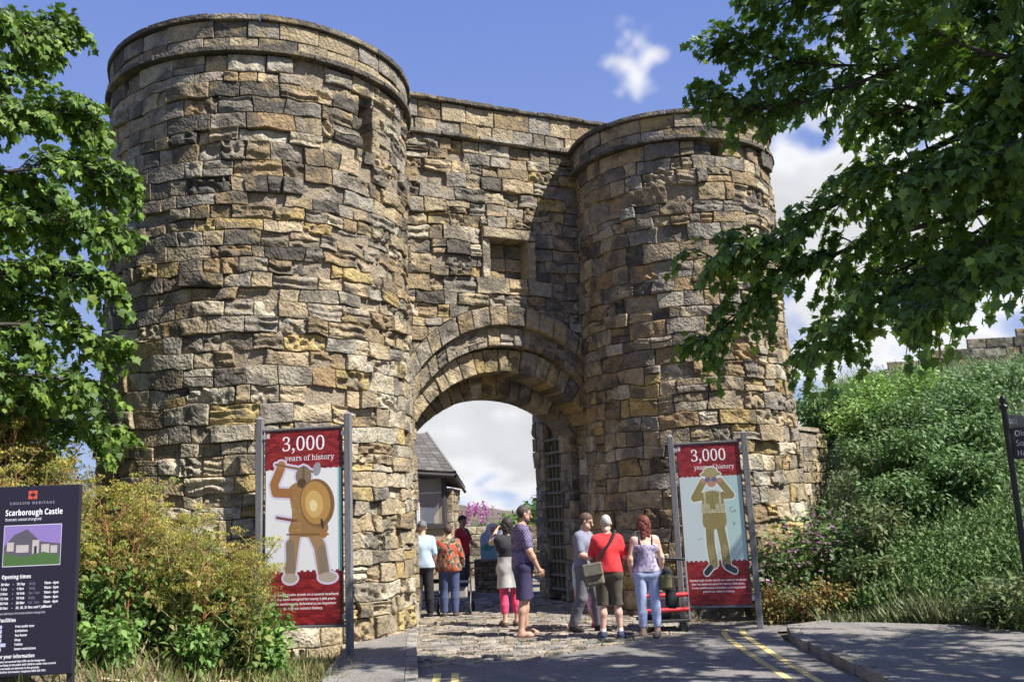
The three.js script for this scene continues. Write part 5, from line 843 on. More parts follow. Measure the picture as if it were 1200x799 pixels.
    const g = surfaceNets(hf, V(-0.13, -0.24, -0.16), V(0.13, 0.17, 0.13), 0.007, hc).applyMatrix4(headM); g.scale(S, S, S); mesh(style === 'cap' ? 'cap' : 'hair', g, hairMat, root);
  }
  // clothes
  const garment = (name, bones, colour, clip, fold = 0.006, k = 0.03) => { const g = meshBones(bones, cell * 0.92, colour, k, clip, fold); g.scale(S, S, S); return mesh(name, g, clothMat, root); };
  const flat = (c) => (typeof c === 'function' ? c : (p) => { const n = 0.9 + 0.2 * fbm(p.x * 10, p.y * 10, p.z * 10, 2); return [c[0] * n, c[1] * n, c[2] * n]; });
  const t = o.top;
  if (t) {
    const list = grow(torso, t.loose ?? 0.018), L = t.sleeve ?? 0.6;
    list.push(b(J.chest.clone().add(V(0, -0.05, 0)), J.waist.clone().add(V(0, -0.08, 0)), 0.125 * girth + (t.loose ?? 0.018)));
    if (t.sleeve !== 0) for (const s of ['L', 'R']) { if (L <= 1) list.push(b(J['shoulder' + s], mid(J['shoulder' + s], J['elbow' + s], L), 0.064, 0.064)); else list.push(b(J['shoulder' + s], J['elbow' + s], 0.066, 0.054), b(J['elbow' + s], mid(J['elbow' + s], J['wrist' + s], L - 1), 0.054, 0.044)); }
    else list.splice(4, 1);
    list.push(...grow(traps, t.sleeve === 0 ? -0.05 : 0.012)); if (t.collar) list.push(b(V(J.chest.x, 1.45, -0.01), V(J.chest.x, 1.49, 0), 0.066, 0.064));
    const hem = t.hem ?? 0.9; if (hem < 0.8) for (const x of [-0.06, 0.06]) list.push(b(V(x, 0.95, 0), V(x * 1.2, hem - 0.02, 0), 0.125, 0.145));
    garment('top', list, flat(t.colour), (p) => Math.max(hem + 0.012 * (vnoise(p.x * 8, p.z * 8, 2) - 0.5) - p.y, t.sleeve === 0 ? p.y - 1.34 : -Math.max(Math.hypot(p.x - J.chest.x, p.z) - 0.068, 1.43 - p.y), p.y - 1.5), 0.007);
    if (t.strap) for (const s of [-1, 1]) { const c = new THREE.CatmullRomCurve3([V(s * 0.085, 1.33, -0.118), V(s * 0.1, 1.44, -0.075), V(s * 0.1, 1.47, -0.02), V(s * 0.095, 1.42, 0.06), V(s * 0.08, 1.34, 0.115)].map((q) => q.multiplyScalar(S))); mesh('strap', new THREE.TubeGeometry(c, 20, 0.008, 6), plain(0.03, 0.03, 0.04, 0.8), root); }
  }
  const q = o.legs;
  if (q) {
    const list = grow(torso.slice(0, 2), 0.014 + (q.loose ?? 0) * 0.5), lo = q.loose ?? 0;
    for (const s of ['L', 'R']) {
      const K = J['knee' + s], A = J['ankle' + s], Hh = J['hip' + s];
      if (q.length <= 1) list.push(b(Hh, mid(Hh, K, q.length), 0.108 * girth + lo * 0.4, 0.082 + lo * 1.2)); else { const m = mid(K, A, 0.35).add(V(0, 0, -0.015)); list.push(b(Hh, K, 0.106 * girth, 0.074 + lo), b(K, m, 0.073 + lo, 0.07 + lo), b(m, mid(K, A, q.length - 1), 0.07 + lo, (q.length > 1.88 ? 0.054 : 0.058) + lo)); }
    }
    const ends = ['L', 'R'].map((s) => (q.length <= 1 ? mid(J['hip' + s], J['knee' + s], q.length).y : mid(J['knee' + s], J['ankle' + s], q.length - 1).y)), hemY = Math.min(...ends) + (q.length > 1.88 ? -0.03 : 0);
    garment(q.length <= 1.15 ? 'shorts' : 'trousers', list, flat(q.colour), (p) => Math.max(p.y - 1.0, hemY + 0.02 * (vnoise(p.x * 9, p.y, p.z * 9) - 0.5) - p.y), 0.007, 0.012);
    if (q.belt) { const g = meshBones(grow(torso.slice(1, 2), 0.022), cell, flat([0.03, 0.025, 0.02]), 0.02, (p) => Math.max(p.y - 1.01, 0.972 - p.y)); g.scale(S, S, S); mesh('belt', g, clothMat, root); }
  }
  if (o.shoes) for (const s of ['L', 'R']) {
    const g = meshBones(grow(foot(s), 0.012).slice(0, o.shoes.low ? 2 : 3), 0.01, flat(o.shoes.colour), 0.02, (p) => 0.0 - p.y); const sole = o.shoes.sole; g.scale(S, S, S); const sh = mesh('shoe', g, clothMat, root);
    if (sole) { const g2 = meshBones(grow(foot(s).slice(0, 2), 0.015), 0.01, flat(sole), 0.02, (p) => Math.max(-p.y, p.y - 0.022)); g2.scale(S, S, S); mesh('sole', g2, clothMat, sh); }
  } else if (o.sandals) for (const s of ['L', 'R']) { const g = meshBones(grow(foot(s).slice(0, 2), 0.008), 0.008, flat(o.sandals), 0.02, (p) => Math.max(-p.y, p.y - 0.012)); g.scale(S, S, S); mesh('sandal', g, clothMat, root); }
  if (o.socks) for (const s of ['L', 'R']) { const g = meshBones([b(J['ankle' + s], J['ankle' + s].clone().lerp(J['knee' + s], 0.12), 0.044, 0.045)], 0.01, flat(o.socks), 0.02); g.scale(S, S, S); mesh('sock', g, clothMat, root); }
  return { root, J, S };
}
const PI = Math.PI;
const speck = (base, spot, f, th) => (p) => (vnoise(p.x * f, p.y * f, p.z * f) > th ? spot : base);
// bare-legged man in the dotted purple shirt, standing side-on with his head turned along the lane
person('man in dotted purple shirt and navy shorts standing with arms hanging', [0.02, 0, -13.5], PI * 0.5 + 0.25, 1.83, {
  hair: 'crop', hairColour: [0.05, 0.035, 0.03], stubble: 0.75, skin: [0.5, 0.29, 0.2], nod: 0.12, look: 0.0, girth: 1.02, cell: 0.012,
  joints: { elbowL: [0.22, 1.14, 0.03], wristL: [0.21, 0.9, 0.12], elbowR: [-0.235, 1.13, 0.04], wristR: [-0.21, 0.9, 0.16], kneeR: [-0.1, 0.5, -0.03], ankleR: [-0.12, 0.085, -0.09], toeR: [-0.16, 0.03, 0.07], kneeL: [0.1, 0.5, 0.05], ankleL: [0.105, 0.085, 0.03], toeL: [0.125, 0.03, 0.2], head: [0, 1.62, 0.05] },
  top: { colour: (p) => { const a = Math.atan2(p.x, p.z) * 0.15, gx = a / 0.024, gy = p.y / 0.024, r = Math.floor(gy), fx = (gx + (r & 1) * 0.5) - Math.floor(gx + (r & 1) * 0.5) - 0.5, fy = gy - r - 0.5; return fx * fx + fy * fy < 0.06 ? [0.42, 0.38, 0.5] : [0.085, 0.06, 0.14]; }, sleeve: 0.72, hem: 0.84, loose: 0.022 },
  legs: { colour: [0.045, 0.035, 0.09], length: 1.0, loose: 0.022 }, sandals: [0.5, 0.4, 0.36],
});
{ // man in the grey polo, walking, looking down at what he hands over
  person('man in grey polo shirt and grey trousers reaching forward with both hands', [0.93, 0, -13.75], PI * 0.5 - 0.55, 1.68, {
    hair: 'short', hairColour: [0.1, 0.06, 0.04], nod: 0.32, look: 0.25, girth: 1.05, cell: 0.012,
    joints: { hipL: [0.085, 0.92, 0], kneeL: [0.1, 0.5, 0.12], ankleL: [0.105, 0.085, 0.12], toeL: [0.125, 0.03, 0.29], kneeR: [-0.1, 0.5, -0.04], ankleR: [-0.105, 0.1, -0.2], toeR: [-0.125, 0.03, -0.05], elbowL: [0.22, 1.14, 0.08], wristL: [0.14, 1.06, 0.33], elbowR: [-0.22, 1.14, 0.06], wristR: [-0.12, 1.03, 0.3], head: [0, 1.62, 0.06] },
    top: { colour: [0.2, 0.21, 0.27], sleeve: 0.8, hem: 0.95, collar: true, loose: 0.02 }, legs: { colour: [0.15, 0.15, 0.17], length: 1.93, loose: 0.016, belt: true }, shoes: { colour: [0.02, 0.02, 0.02], sole: [0.02, 0.02, 0.02] },
  });
}
person('child in pink leggings and bright pink shoes stepping behind the man in grey', [0.86, 0, -14.2], PI * 0.5 - 0.2, 1.18, {
  hair: 'long', hairColour: [0.2, 0.11, 0.05], girth: 1.08, cell: 0.016, joints: { kneeL: [0.1, 0.5, 0.2], ankleL: [0.105, 0.09, 0.27], toeL: [0.125, 0.04, 0.45], kneeR: [-0.1, 0.51, -0.04], ankleR: [-0.105, 0.12, -0.22], toeR: [-0.125, 0.04, -0.06], head: [0, 1.66, 0.04] },
  top: { colour: [0.35, 0.55, 0.66], sleeve: 0.5, hem: 0.84 }, legs: { colour: [0.72, 0.42, 0.56], length: 1.35 }, shoes: { colour: [0.75, 0.06, 0.2], sole: [0.8, 0.75, 0.75] },
});
{ // man in the red shirt with the shoulder bag
  const m = person('grey-haired man in red shirt and olive shorts seen from behind', [1.19, 0, -12.95], PI - 0.1, 1.64, {
    hair: 'crop', hairColour: [0.45, 0.42, 0.4], nod: 0.22, girth: 1.16, cell: 0.012, skin: [0.58, 0.36, 0.27],
    joints: { elbowL: [0.25, 1.15, 0.02], wristL: [0.2, 1.05, 0.24], elbowR: [-0.25, 1.15, 0.02], wristR: [-0.2, 1.05, 0.24], ankleL: [0.13, 0.085, -0.02], toeL: [0.19, 0.03, 0.13], ankleR: [-0.12, 0.085, 0.0], toeR: [-0.16, 0.03, 0.16] },
    top: { colour: [0.72, 0.04, 0.045], sleeve: 0.78, hem: 0.94, loose: 0.026 }, legs: { colour: [0.085, 0.07, 0.05], length: 1.08, loose: 0.02 }, shoes: { colour: [0.05, 0.06, 0.11], sole: [0.7, 0.7, 0.7] }, socks: [0.75, 0.72, 0.7],
  });
  const bag = thing('shoulder_bag', 'khaki canvas shoulder bag on a black strap worn by the man in red', 'bag', [1.19, 0, -12.95], PI - 0.1), S = m.S;
  const g = new RoundedBoxGeometry(0.26, 0.3, 0.13, 4, 0.045); g.rotateZ(-0.15); g.translate(0.2, 0.86, -0.17); mesh('pouch', g, new THREE.MeshStandardMaterial({ color: new THREE.Color().setRGB(0.24, 0.21, 0.14), map: stoneTone, roughness: 0.9 }), bag);
  const f = new RoundedBoxGeometry(0.27, 0.17, 0.05, 3, 0.02); f.rotateZ(-0.15); f.translate(0.21, 0.93, -0.245); mesh('flap', f, new THREE.MeshStandardMaterial({ color: new THREE.Color().setRGB(0.26, 0.23, 0.17), map: stoneTone, roughness: 0.9 }), bag);
  const c = new THREE.CatmullRomCurve3([V(0.2, 0.98, -0.175), V(0.06, 1.16, -0.172), V(-0.06, 1.3, -0.155), V(-0.115, 1.4, -0.09), V(-0.115, 1.425, -0.01), V(-0.07, 1.36, 0.1), V(0.08, 1.15, 0.17), V(0.24, 0.98, 0.06), V(0.27, 0.97, -0.12)]), st = [];
  const n = 60; for (let i = 0; i <= n; i++) st.push(c.getPoint(i / n)); mesh('strap', tube(st, 0.02, 0.02, 60, 6), plain(0.02, 0.02, 0.022, 0.8), bag);
}
{ // woman in the camisole
  person('red-haired woman in lavender camisole and pale blue jeans seen from behind', [1.7, 0, -12.88], PI + 0.08, 1.6, {
    hair: 'long', hairColour: [0.13, 0.03, 0.018], girth: 0.98, look: 0.3, nod: 0.1, cell: 0.012, skin: [0.62, 0.4, 0.3],
    joints: { shoulderL: [0.165, 1.41, -0.01], shoulderR: [-0.165, 1.41, -0.01], hipL: [0.1, 0.92, 0], hipR: [-0.1, 0.92, 0], elbowL: [0.235, 1.14, -0.02], wristL: [0.215, 0.9, 0.05], elbowR: [-0.235, 1.15, 0.0], wristR: [-0.25, 0.93, 0.12] },
    top: { colour: (p) => { const n = vnoise(p.x * 34, p.y * 34, p.z * 34); return n > 0.6 ? [0.2, 0.16, 0.28] : n < 0.3 ? [0.5, 0.45, 0.5] : [0.36, 0.31, 0.42]; }, sleeve: 0, hem: 0.94, neck: 1.44, loose: 0.016, strap: true }, legs: { colour: [0.4, 0.46, 0.66], length: 1.82 }, sandals: [0.3, 0.08, 0.08],
  });
  const j = thing('folded_jacket', 'black jacket hanging from the hand of the woman in the camisole', 'jacket', [1.98, 0, -12.98], 0.2);
  const pts = [[[0, 0.86, 0], [0.02, 0.62, 0.01], [0.03, 0.42, 0], 0.05, 0.065], [[0.05, 0.84, 0], [0.08, 0.6, -0.01], [0.09, 0.4, 0], 0.04, 0.05]]; const B = []; for (const [a, b, c, r, s] of pts) B.push([V(...a), V(...b), r, r], [V(...b), V(...c), r, s]);
  mesh('cloth', meshBones(B, 0.014, () => [0.018, 0.018, 0.024], 0.03, null, 0.014), clothMat, j);
  const h = thing('handbag', 'small olive handbag held by the woman in the camisole', 'bag', [1.92, 0, -12.9], 0.3);
  const hb = new RoundedBoxGeometry(0.17, 0.2, 0.09, 4, 0.04); hb.translate(0, 0.72, 0.08); mesh('pouch', hb, new THREE.MeshStandardMaterial({ color: new THREE.Color().setRGB(0.2, 0.18, 0.08), map: stoneTone, roughness: 0.7 }), h); mesh('handle', new THREE.TorusGeometry(0.06, 0.008, 6, 20, PI).translate(0, 0.81, 0.08), plain(0.03, 0.03, 0.03, 0.6), h);
}
// couple walking up through the arch
person('elderly man in pale blue shirt, black trousers and flat cap walking away', [-1.72, 0, -16.45], PI + 0.1, 1.64, { hair: 'cap', hairColour: [0.13, 0.13, 0.14], girth: 1.05, joints: { ankleL: [0.12, 0.1, -0.1], toeL: [0.13, 0.03, 0.05], kneeL: [0.1, 0.5, 0.02], ankleR: [-0.11, 0.085, 0.08], toeR: [-0.12, 0.03, 0.24] }, top: { colour: [0.4, 0.5, 0.6], sleeve: 0.9, hem: 0.9, loose: 0.03 }, legs: { colour: [0.02, 0.018, 0.024], length: 1.93, loose: 0.014 }, shoes: { colour: [0.02, 0.018, 0.02] } });
person('woman in red and black patterned blouse pushing a walking frame', [-1.27, 0, -16.5], PI - 0.05, 1.56, { hair: 'short', hairColour: [0.07, 0.045, 0.03], girth: 1.22, joints: { elbowL: [0.25, 1.12, 0.02], wristL: [0.24, 0.98, 0.22], elbowR: [-0.26, 1.12, 0.02], wristR: [-0.26, 0.98, 0.24] }, top: { colour: (p) => { const n = vnoise(p.x * 22, p.y * 20, p.z * 22), m = vnoise(p.x * 30 + 7, p.y * 26, p.z * 30); return n > 0.56 ? [0.5, 0.09, 0.05] : m > 0.6 ? [0.35, 0.26, 0.13] : m < 0.3 ? [0.12, 0.18, 0.1] : [0.05, 0.04, 0.05]; }, sleeve: 0.95, hem: 0.86, loose: 0.035 }, legs: { colour: [0.06, 0.08, 0.17], length: 1.94, loose: 0.012 }, shoes: { colour: [0.08, 0.06, 0.05] } });
{ // walking frame in front of her
  const f = thing('walking_frame', 'wheeled walking frame pushed by the woman in the patterned blouse', 'walker', [-1.2, 0, -16.95], -0.05), metal = plain(0.1, 0.09, 0.1, 0.4, { metalness: 0.5 });
  for (const s of [-1, 1]) { mesh('side_frame', tube([V(s * 0.28, 0.9, 0.26), V(s * 0.28, 0.88, 0.1), V(s * 0.28, 0.5, 0.05), V(s * 0.28, 0.1, 0.24)], 0.014, 0.014, 14, 8), metal, f); mesh('side_frame', tube([V(s * 0.28, 0.52, 0.05), V(s * 0.27, 0.1, -0.25)], 0.013, 0.013, 4, 8), metal, f); mesh('grip', tube([V(s * 0.28, 0.9, 0.26), V(s * 0.28, 0.895, 0.15)], 0.02, 0.02, 3, 8), plain(0.02, 0.02, 0.02), f);
    for (const z of [0.24, -0.25]) { const w = new THREE.TorusGeometry(0.075, 0.022, 8, 20); w.rotateY(PI / 2); w.translate(s * 0.28, 0.097, z); const wm = mesh('wheel', w, plain(0.02, 0.02, 0.02, 0.7), f); const hub = new THREE.CylinderGeometry(0.058, 0.058, 0.018, 14); hub.rotateZ(PI / 2); hub.translate(s * 0.28, 0.097, z); mesh('hub', hub, plain(0.3, 0.3, 0.3, 0.5), wm); } }
  const seat = new RoundedBoxGeometry(0.52, 0.04, 0.26, 3, 0.015); seat.translate(0, 0.54, 0.0); mesh('seat', seat, plain(0.02, 0.02, 0.025, 0.8), f);
  const bk = new RoundedBoxGeometry(0.42, 0.2, 0.2, 4, 0.03); bk.translate(0, 0.36, -0.02); mesh('basket', bk, plain(0.36, 0.32, 0.3, 0.8), f);
}
// woman taking a picture, behind the man in the dotted shirt
{
  person('dark-haired woman in grey dress and pink trousers raising a phone to take a picture', [-0.2, 0, -14.75], PI + 0.35, 1.64, { hair: 'long', hairColour: [0.03, 0.022, 0.02], nod: -0.05, joints: { elbowL: [0.24, 1.36, 0.16], wristL: [0.1, 1.54, 0.3], elbowR: [-0.26, 1.34, 0.14], wristR: [-0.1, 1.54, 0.3] }, top: { colour: (p) => (p.y > 1.12 && p.z < 0.02 ? [0.03, 0.028, 0.03] : [0.46, 0.44, 0.41]), sleeve: 0.5, hem: 0.62, loose: 0.03 }, legs: { colour: [0.7, 0.07, 0.16], length: 1.7 }, shoes: { colour: [0.12, 0.08, 0.06], low: true } });
  const ph = thing('phone', 'black phone held up by the dark-haired woman', 'phone', [-0.2, 0, -14.75], PI + 0.35), g = new RoundedBoxGeometry(0.14, 0.075, 0.009, 3, 0.004); g.translate(0, 1.5, 0.36); mesh('case', g, plain(0.02, 0.02, 0.02, 0.4), ph); const l = new THREE.CylinderGeometry(0.006, 0.006, 0.004, 12); l.rotateX(PI / 2); l.translate(0.05, 1.52, 0.366); mesh('lens', l, plain(0.01, 0.01, 0.012, 0.1), ph);
}
// people further up the lane
person('man in red jersey standing by the visitor building', [-1.25, 0, -20.2], PI * 0.35, 1.7, { hair: 'short', cell: 0.018, nod: 0.2, joints: { elbowL: [0.24, 1.16, 0.08], wristL: [0.1, 1.1, 0.26] }, top: { colour: (p) => (p.y > 1.28 && p.x > 0 ? [0.05, 0.05, 0.07] : [0.68, 0.05, 0.07]), sleeve: 0.7, hem: 0.9 }, legs: { colour: [0.1, 0.1, 0.14], length: 1.9 }, shoes: { colour: [0.05, 0.05, 0.05] } });
person('person in pale blue shirt and dark trousers far up the lane', [0.82, 0, -23.5], PI, 1.66, { hair: 'short', cell: 0.02, top: { colour: [0.42, 0.45, 0.7], sleeve: 0.7, hem: 0.9 }, legs: { colour: [0.05, 0.05, 0.08], length: 1.9 }, shoes: { colour: [0.03, 0.03, 0.03] } });
// luggage trolley beside the red-shirted man
{
  const f = thing('luggage_trolley', 'luggage trolley with a red bar and silver frame beside the jeans woman', 'trolley', [1.98, 0, -13.55], 0.05), steel = plain(0.6, 0.6, 0.6, 0.3, { metalness: 0.9 }), red = plain(0.65, 0.03, 0.04, 0.45), black = plain(0.02, 0.02, 0.022, 0.6);
  for (const s of [-1, 1]) mesh('upright', tube([V(s * 0.33, 0.14, 0.24), V(s * 0.33, 0.6, 0.22), V(s * 0.33, 0.98, 0.2)], 0.018, 0.018, 10, 10), steel, f);
  mesh('push_bar', tube([V(-0.33, 0.98, 0.2), V(0, 1.0, 0.2), V(0.33, 0.98, 0.2)], 0.02, 0.02, 8, 10), black, f);
  for (const y of [0.5, 0.3]) mesh('cross_bar', tube([V(-0.33, y, 0.23), V(0, y, 0.235), V(0.33, y, 0.23)], 0.03, 0.03, 6, 10), red, f);
  const deck = new RoundedBoxGeometry(0.68, 0.04, 0.56, 3, 0.015); deck.translate(0, 0.15, -0.02); mesh('deck', deck, black, f);
  for (const [name, w, h, d, x, y, z, m] of [['suitcase', 0.42, 0.3, 0.34, -0.1, 0.32, -0.08, plain(0.03, 0.03, 0.05, 0.6)]]) { const g = new RoundedBoxGeometry(w, h, d, 4, 0.035); g.translate(x, y, z); mesh(name, g, m, f); }
  for (const x of [-0.29, 0.29]) for (const z of [0.22, -0.24]) { const w = new THREE.TorusGeometry(0.045, 0.018, 8, 18); w.rotateY(PI / 2); w.translate(x, 0.063, z); const wm = mesh('wheel', w, black, f); const hub = new THREE.CylinderGeometry(0.036, 0.036, 0.03, 12); hub.rotateZ(PI / 2); hub.translate(x, 0.063, z); mesh('hub', hub, steel, wm); const k = new THREE.BoxGeometry(0.03, 0.06, 0.05); k.translate(x, 0.115, z); mesh('caster', k, steel, f); }
}

// ---------------------------------------------------------------- beyond the arch
{
  // visitor building with a slate roof and a bay window
  const root = thing('visitor_building', 'small stone visitor building with a slate roof and glazed bay window', 'building', [-3.1, 0, -25.4], 0), R = rng(33);
  const stonework = [];
  const face = (P, s0, s1, y1, seed, named) => courses(s0, s1, 0, y1, rng(seed), (s, y, w, h) => { const a = Math.max(s, s0), b = Math.min(s + w, s1); if (b - a < 0.1) return; const g = stoneGeo((p, q, d) => P(lerp(a, b, p), y + q * h, d), b - a, h, { kind: 'rough', col: pickFrom(R, [[TAN, 4], [GOLD, 1.4], [PALE, 2], [GREY, 1]]), seed: seed * 55 + Math.floor(s * 100 + y * 900), fine: 0.5 }); mesh('stone', g, stoneMat, root); }, 0.2, 0.3, 0.35, 0.7);
  face((s, y, d) => V(s, y, d), -1.4, 1.3, 2.45, 3); face((s, y, d) => V(1.3 + d, y, -s), 0, 3.0, 2.45, 4);
  const core = new THREE.BoxGeometry(2.65, 2.5, 3.0); core.translate(-0.1, 1.2, -1.55); mesh('mortar_core', core, mortarMat, root);
  // bay window standing out from the front
  const bay = new THREE.Group(); bay.name = 'bay_window'; root.add(bay);
  const timber = plain(0.06, 0.05, 0.05, 0.6), white = plain(0.75, 0.74, 0.72, 0.5), glass = new THREE.MeshPhysicalMaterial({ color: 0xffffff, transmission: 0.9, roughness: 0.03, thickness: 0 });
  const box = (name, x0, x1, y0, y1, z0, z1, m, parent) => { const g = new RoundedBoxGeometry(x1 - x0, y1 - y0, z1 - z0, 1, 0.006); g.translate((x0 + x1) / 2, (y0 + y1) / 2, (z0 + z1) / 2); return mesh(name, g, m, parent); };
  const bx0 = -1.2, bx1 = 1.15, zf = 0.9;
  box('sill', bx0 - 0.05, bx1 + 0.07, 1.38, 1.5, 0.03, zf + 0.08, timber, bay);
  box('apron', bx0, bx1, 0.1, 1.38, 0.05, zf, plain(0.42, 0.34, 0.22, 0.9), bay);
  box('head', bx0 - 0.04, bx1 + 0.05, 2.72, 2.9, 0.03, zf + 0.06, timber, bay);
  for (const x of [bx0, -0.4, 0.4, bx1 - 0.08]) box('mullion', x, x + 0.08, 1.5, 2.72, zf - 0.08, zf, x > 1 ? timber : white, bay);
  for (const x of [[bx0 + 0.08, -0.4], [-0.32, 0.4], [0.48, bx1 - 0.08]]) { box('pane', x[0], x[1], 1.52, 2.7, zf - 0.05, zf - 0.044, glass, bay); box('glazing_bar', x[0], x[1], 2.3, 2.33, zf - 0.07, zf - 0.02, white, bay); }
  for (const z of [0.04, 0.28, 0.5]) box('mullion', bx1 - 0.07, bx1, 1.5, 2.72, z, z + 0.07, timber, bay);
  for (const z of [0.11, 0.35, 0.57]) box('pane', bx1 - 0.04, bx1 - 0.034, 1.52, 2.7, z, z + 0.15, glass, bay);
  box('curtain', 0.5, 0.8, 1.52, 1.95, 0.3, 0.34, plain(0.16, 0.22, 0.45, 0.9), bay); box('back_board', bx0, bx1 - 0.1, 1.5, 2.7, 0.06, 0.09, plain(0.5, 0.4, 0.28, 0.9), bay);
  // hipped slate roof: rows of slates on each slope
  const roof = new THREE.Group(); roof.name = 'roof'; root.add(roof);
  const under = new THREE.BufferGeometry(), ex0 = -1.6, ex1 = 1.45, ez0 = 1.15, ez1 = -3.3, ey = 3.12, rx = 0.55, rz0 = -0.9, rz1 = -1.6, ry = 4.05;
  const P = { a: V(ex0, ey, ez0), b: V(ex1, ey - 0.3, ez0), c: V(ex1, ey - 0.62, ez1), d: V(ex0, ey, ez1), e: V(-1.6, ry, rz0), f: V(rx, ry, rz0) };
  const slates = (A, B, C, D, seed) => { const q = rng(seed), rows = 12, list = []; for (let i = 0; i < rows; i++) { const t0 = i / rows, t1 = (i + 1.15) / rows, l0 = A.clone().lerp(D, t0), r0 = B.clone().lerp(C, t0), l1 = A.clone().lerp(D, Math.min(1, t1)), r1 = B.clone().lerp(C, Math.min(1, t1)), nrm = r0.clone().sub(l0).cross(l1.clone().sub(l0)).normalize(), n = Math.max(1, Math.round(l0.distanceTo(r0) / 0.26)); for (let k = 0; k < n; k++) { const u0 = (k + 0.02) / n, u1 = (k + 0.98) / n, lift = 0.03 + q() * 0.012, p = [l0.clone().lerp(r0, u0), l0.clone().lerp(r0, u1), l1.clone().lerp(r1, u1), l1.clone().lerp(r1, u0)]; const g = new THREE.BufferGeometry(), top = [p[0].clone().addScaledVector(nrm, lift), p[1].clone().addScaledVector(nrm, lift), p[2].clone().addScaledVector(nrm, 0.008), p[3].clone().addScaledVector(nrm, 0.008)], pos = []; for (const v of [...top, p[0], p[1]]) pos.push(v.x, v.y, v.z); g.setAttribute('position', new THREE.Float32BufferAttribute(pos, 3)); g.setIndex([0, 1, 2, 0, 2, 3, 4, 5, 1, 4, 1, 0]); g.setAttribute('uv', new THREE.Float32BufferAttribute([q(), q(), q() + 0.2, q(), q() + 0.2, 0.2, 0, 0.2, 0, 0, 0.2, 0], 2)); const sh = 0.7 + q() * 0.6; g.setAttribute('color', new THREE.Float32BufferAttribute(Array.from({ length: 6 }, () => [0.19 * sh, 0.175 * sh, 0.155 * sh]).flat(), 3)); g.computeVertexNormals(); mesh('slate', g, slateMat, roof); } } };
  const slateMat = new THREE.MeshStandardMaterial({ vertexColors: true, map: stoneTone, roughness: 0.75 });
  slates(P.a, P.b, P.f, P.e, 1); slates(P.b, P.c, V(rx, ry, rz1), P.f, 2);
  const deckG = new THREE.BufferGeometry(); { const q = [P.a, P.b, P.f, P.e, P.c, V(rx, ry, rz1), P.d, V(-1.6, ry, rz1)].flatMap((v) => [v.x, v.y - 0.03, v.z]); deckG.setAttribute('position', new THREE.Float32BufferAttribute(q, 3)); deckG.setIndex([0, 1, 2, 0, 2, 3, 1, 4, 5, 1, 5, 2, 4, 6, 7, 4, 7, 5, 0, 6, 4, 0, 4, 1]); deckG.computeVertexNormals(); } mesh('decking', deckG, plain(0.12, 0.1, 0.08, 0.9), roof);
  mesh('hip_tile', tube([P.b, P.f], 0.05, 0.05, 6, 8), plain(0.2, 0.18, 0.16, 0.8), roof);
  { const A = P.a.clone().add(V(0, -0.1, -0.05)), B = P.b.clone().add(V(0, -0.1, -0.05)), Cc = P.c.clone().add(V(0, -0.1, 0)); mesh('fascia', tube([A, B], 0.07, 0.07, 2, 6), timber, roof); mesh('gutter', tube([B, Cc], 0.05, 0.05, 2, 6), timber, roof); }
}
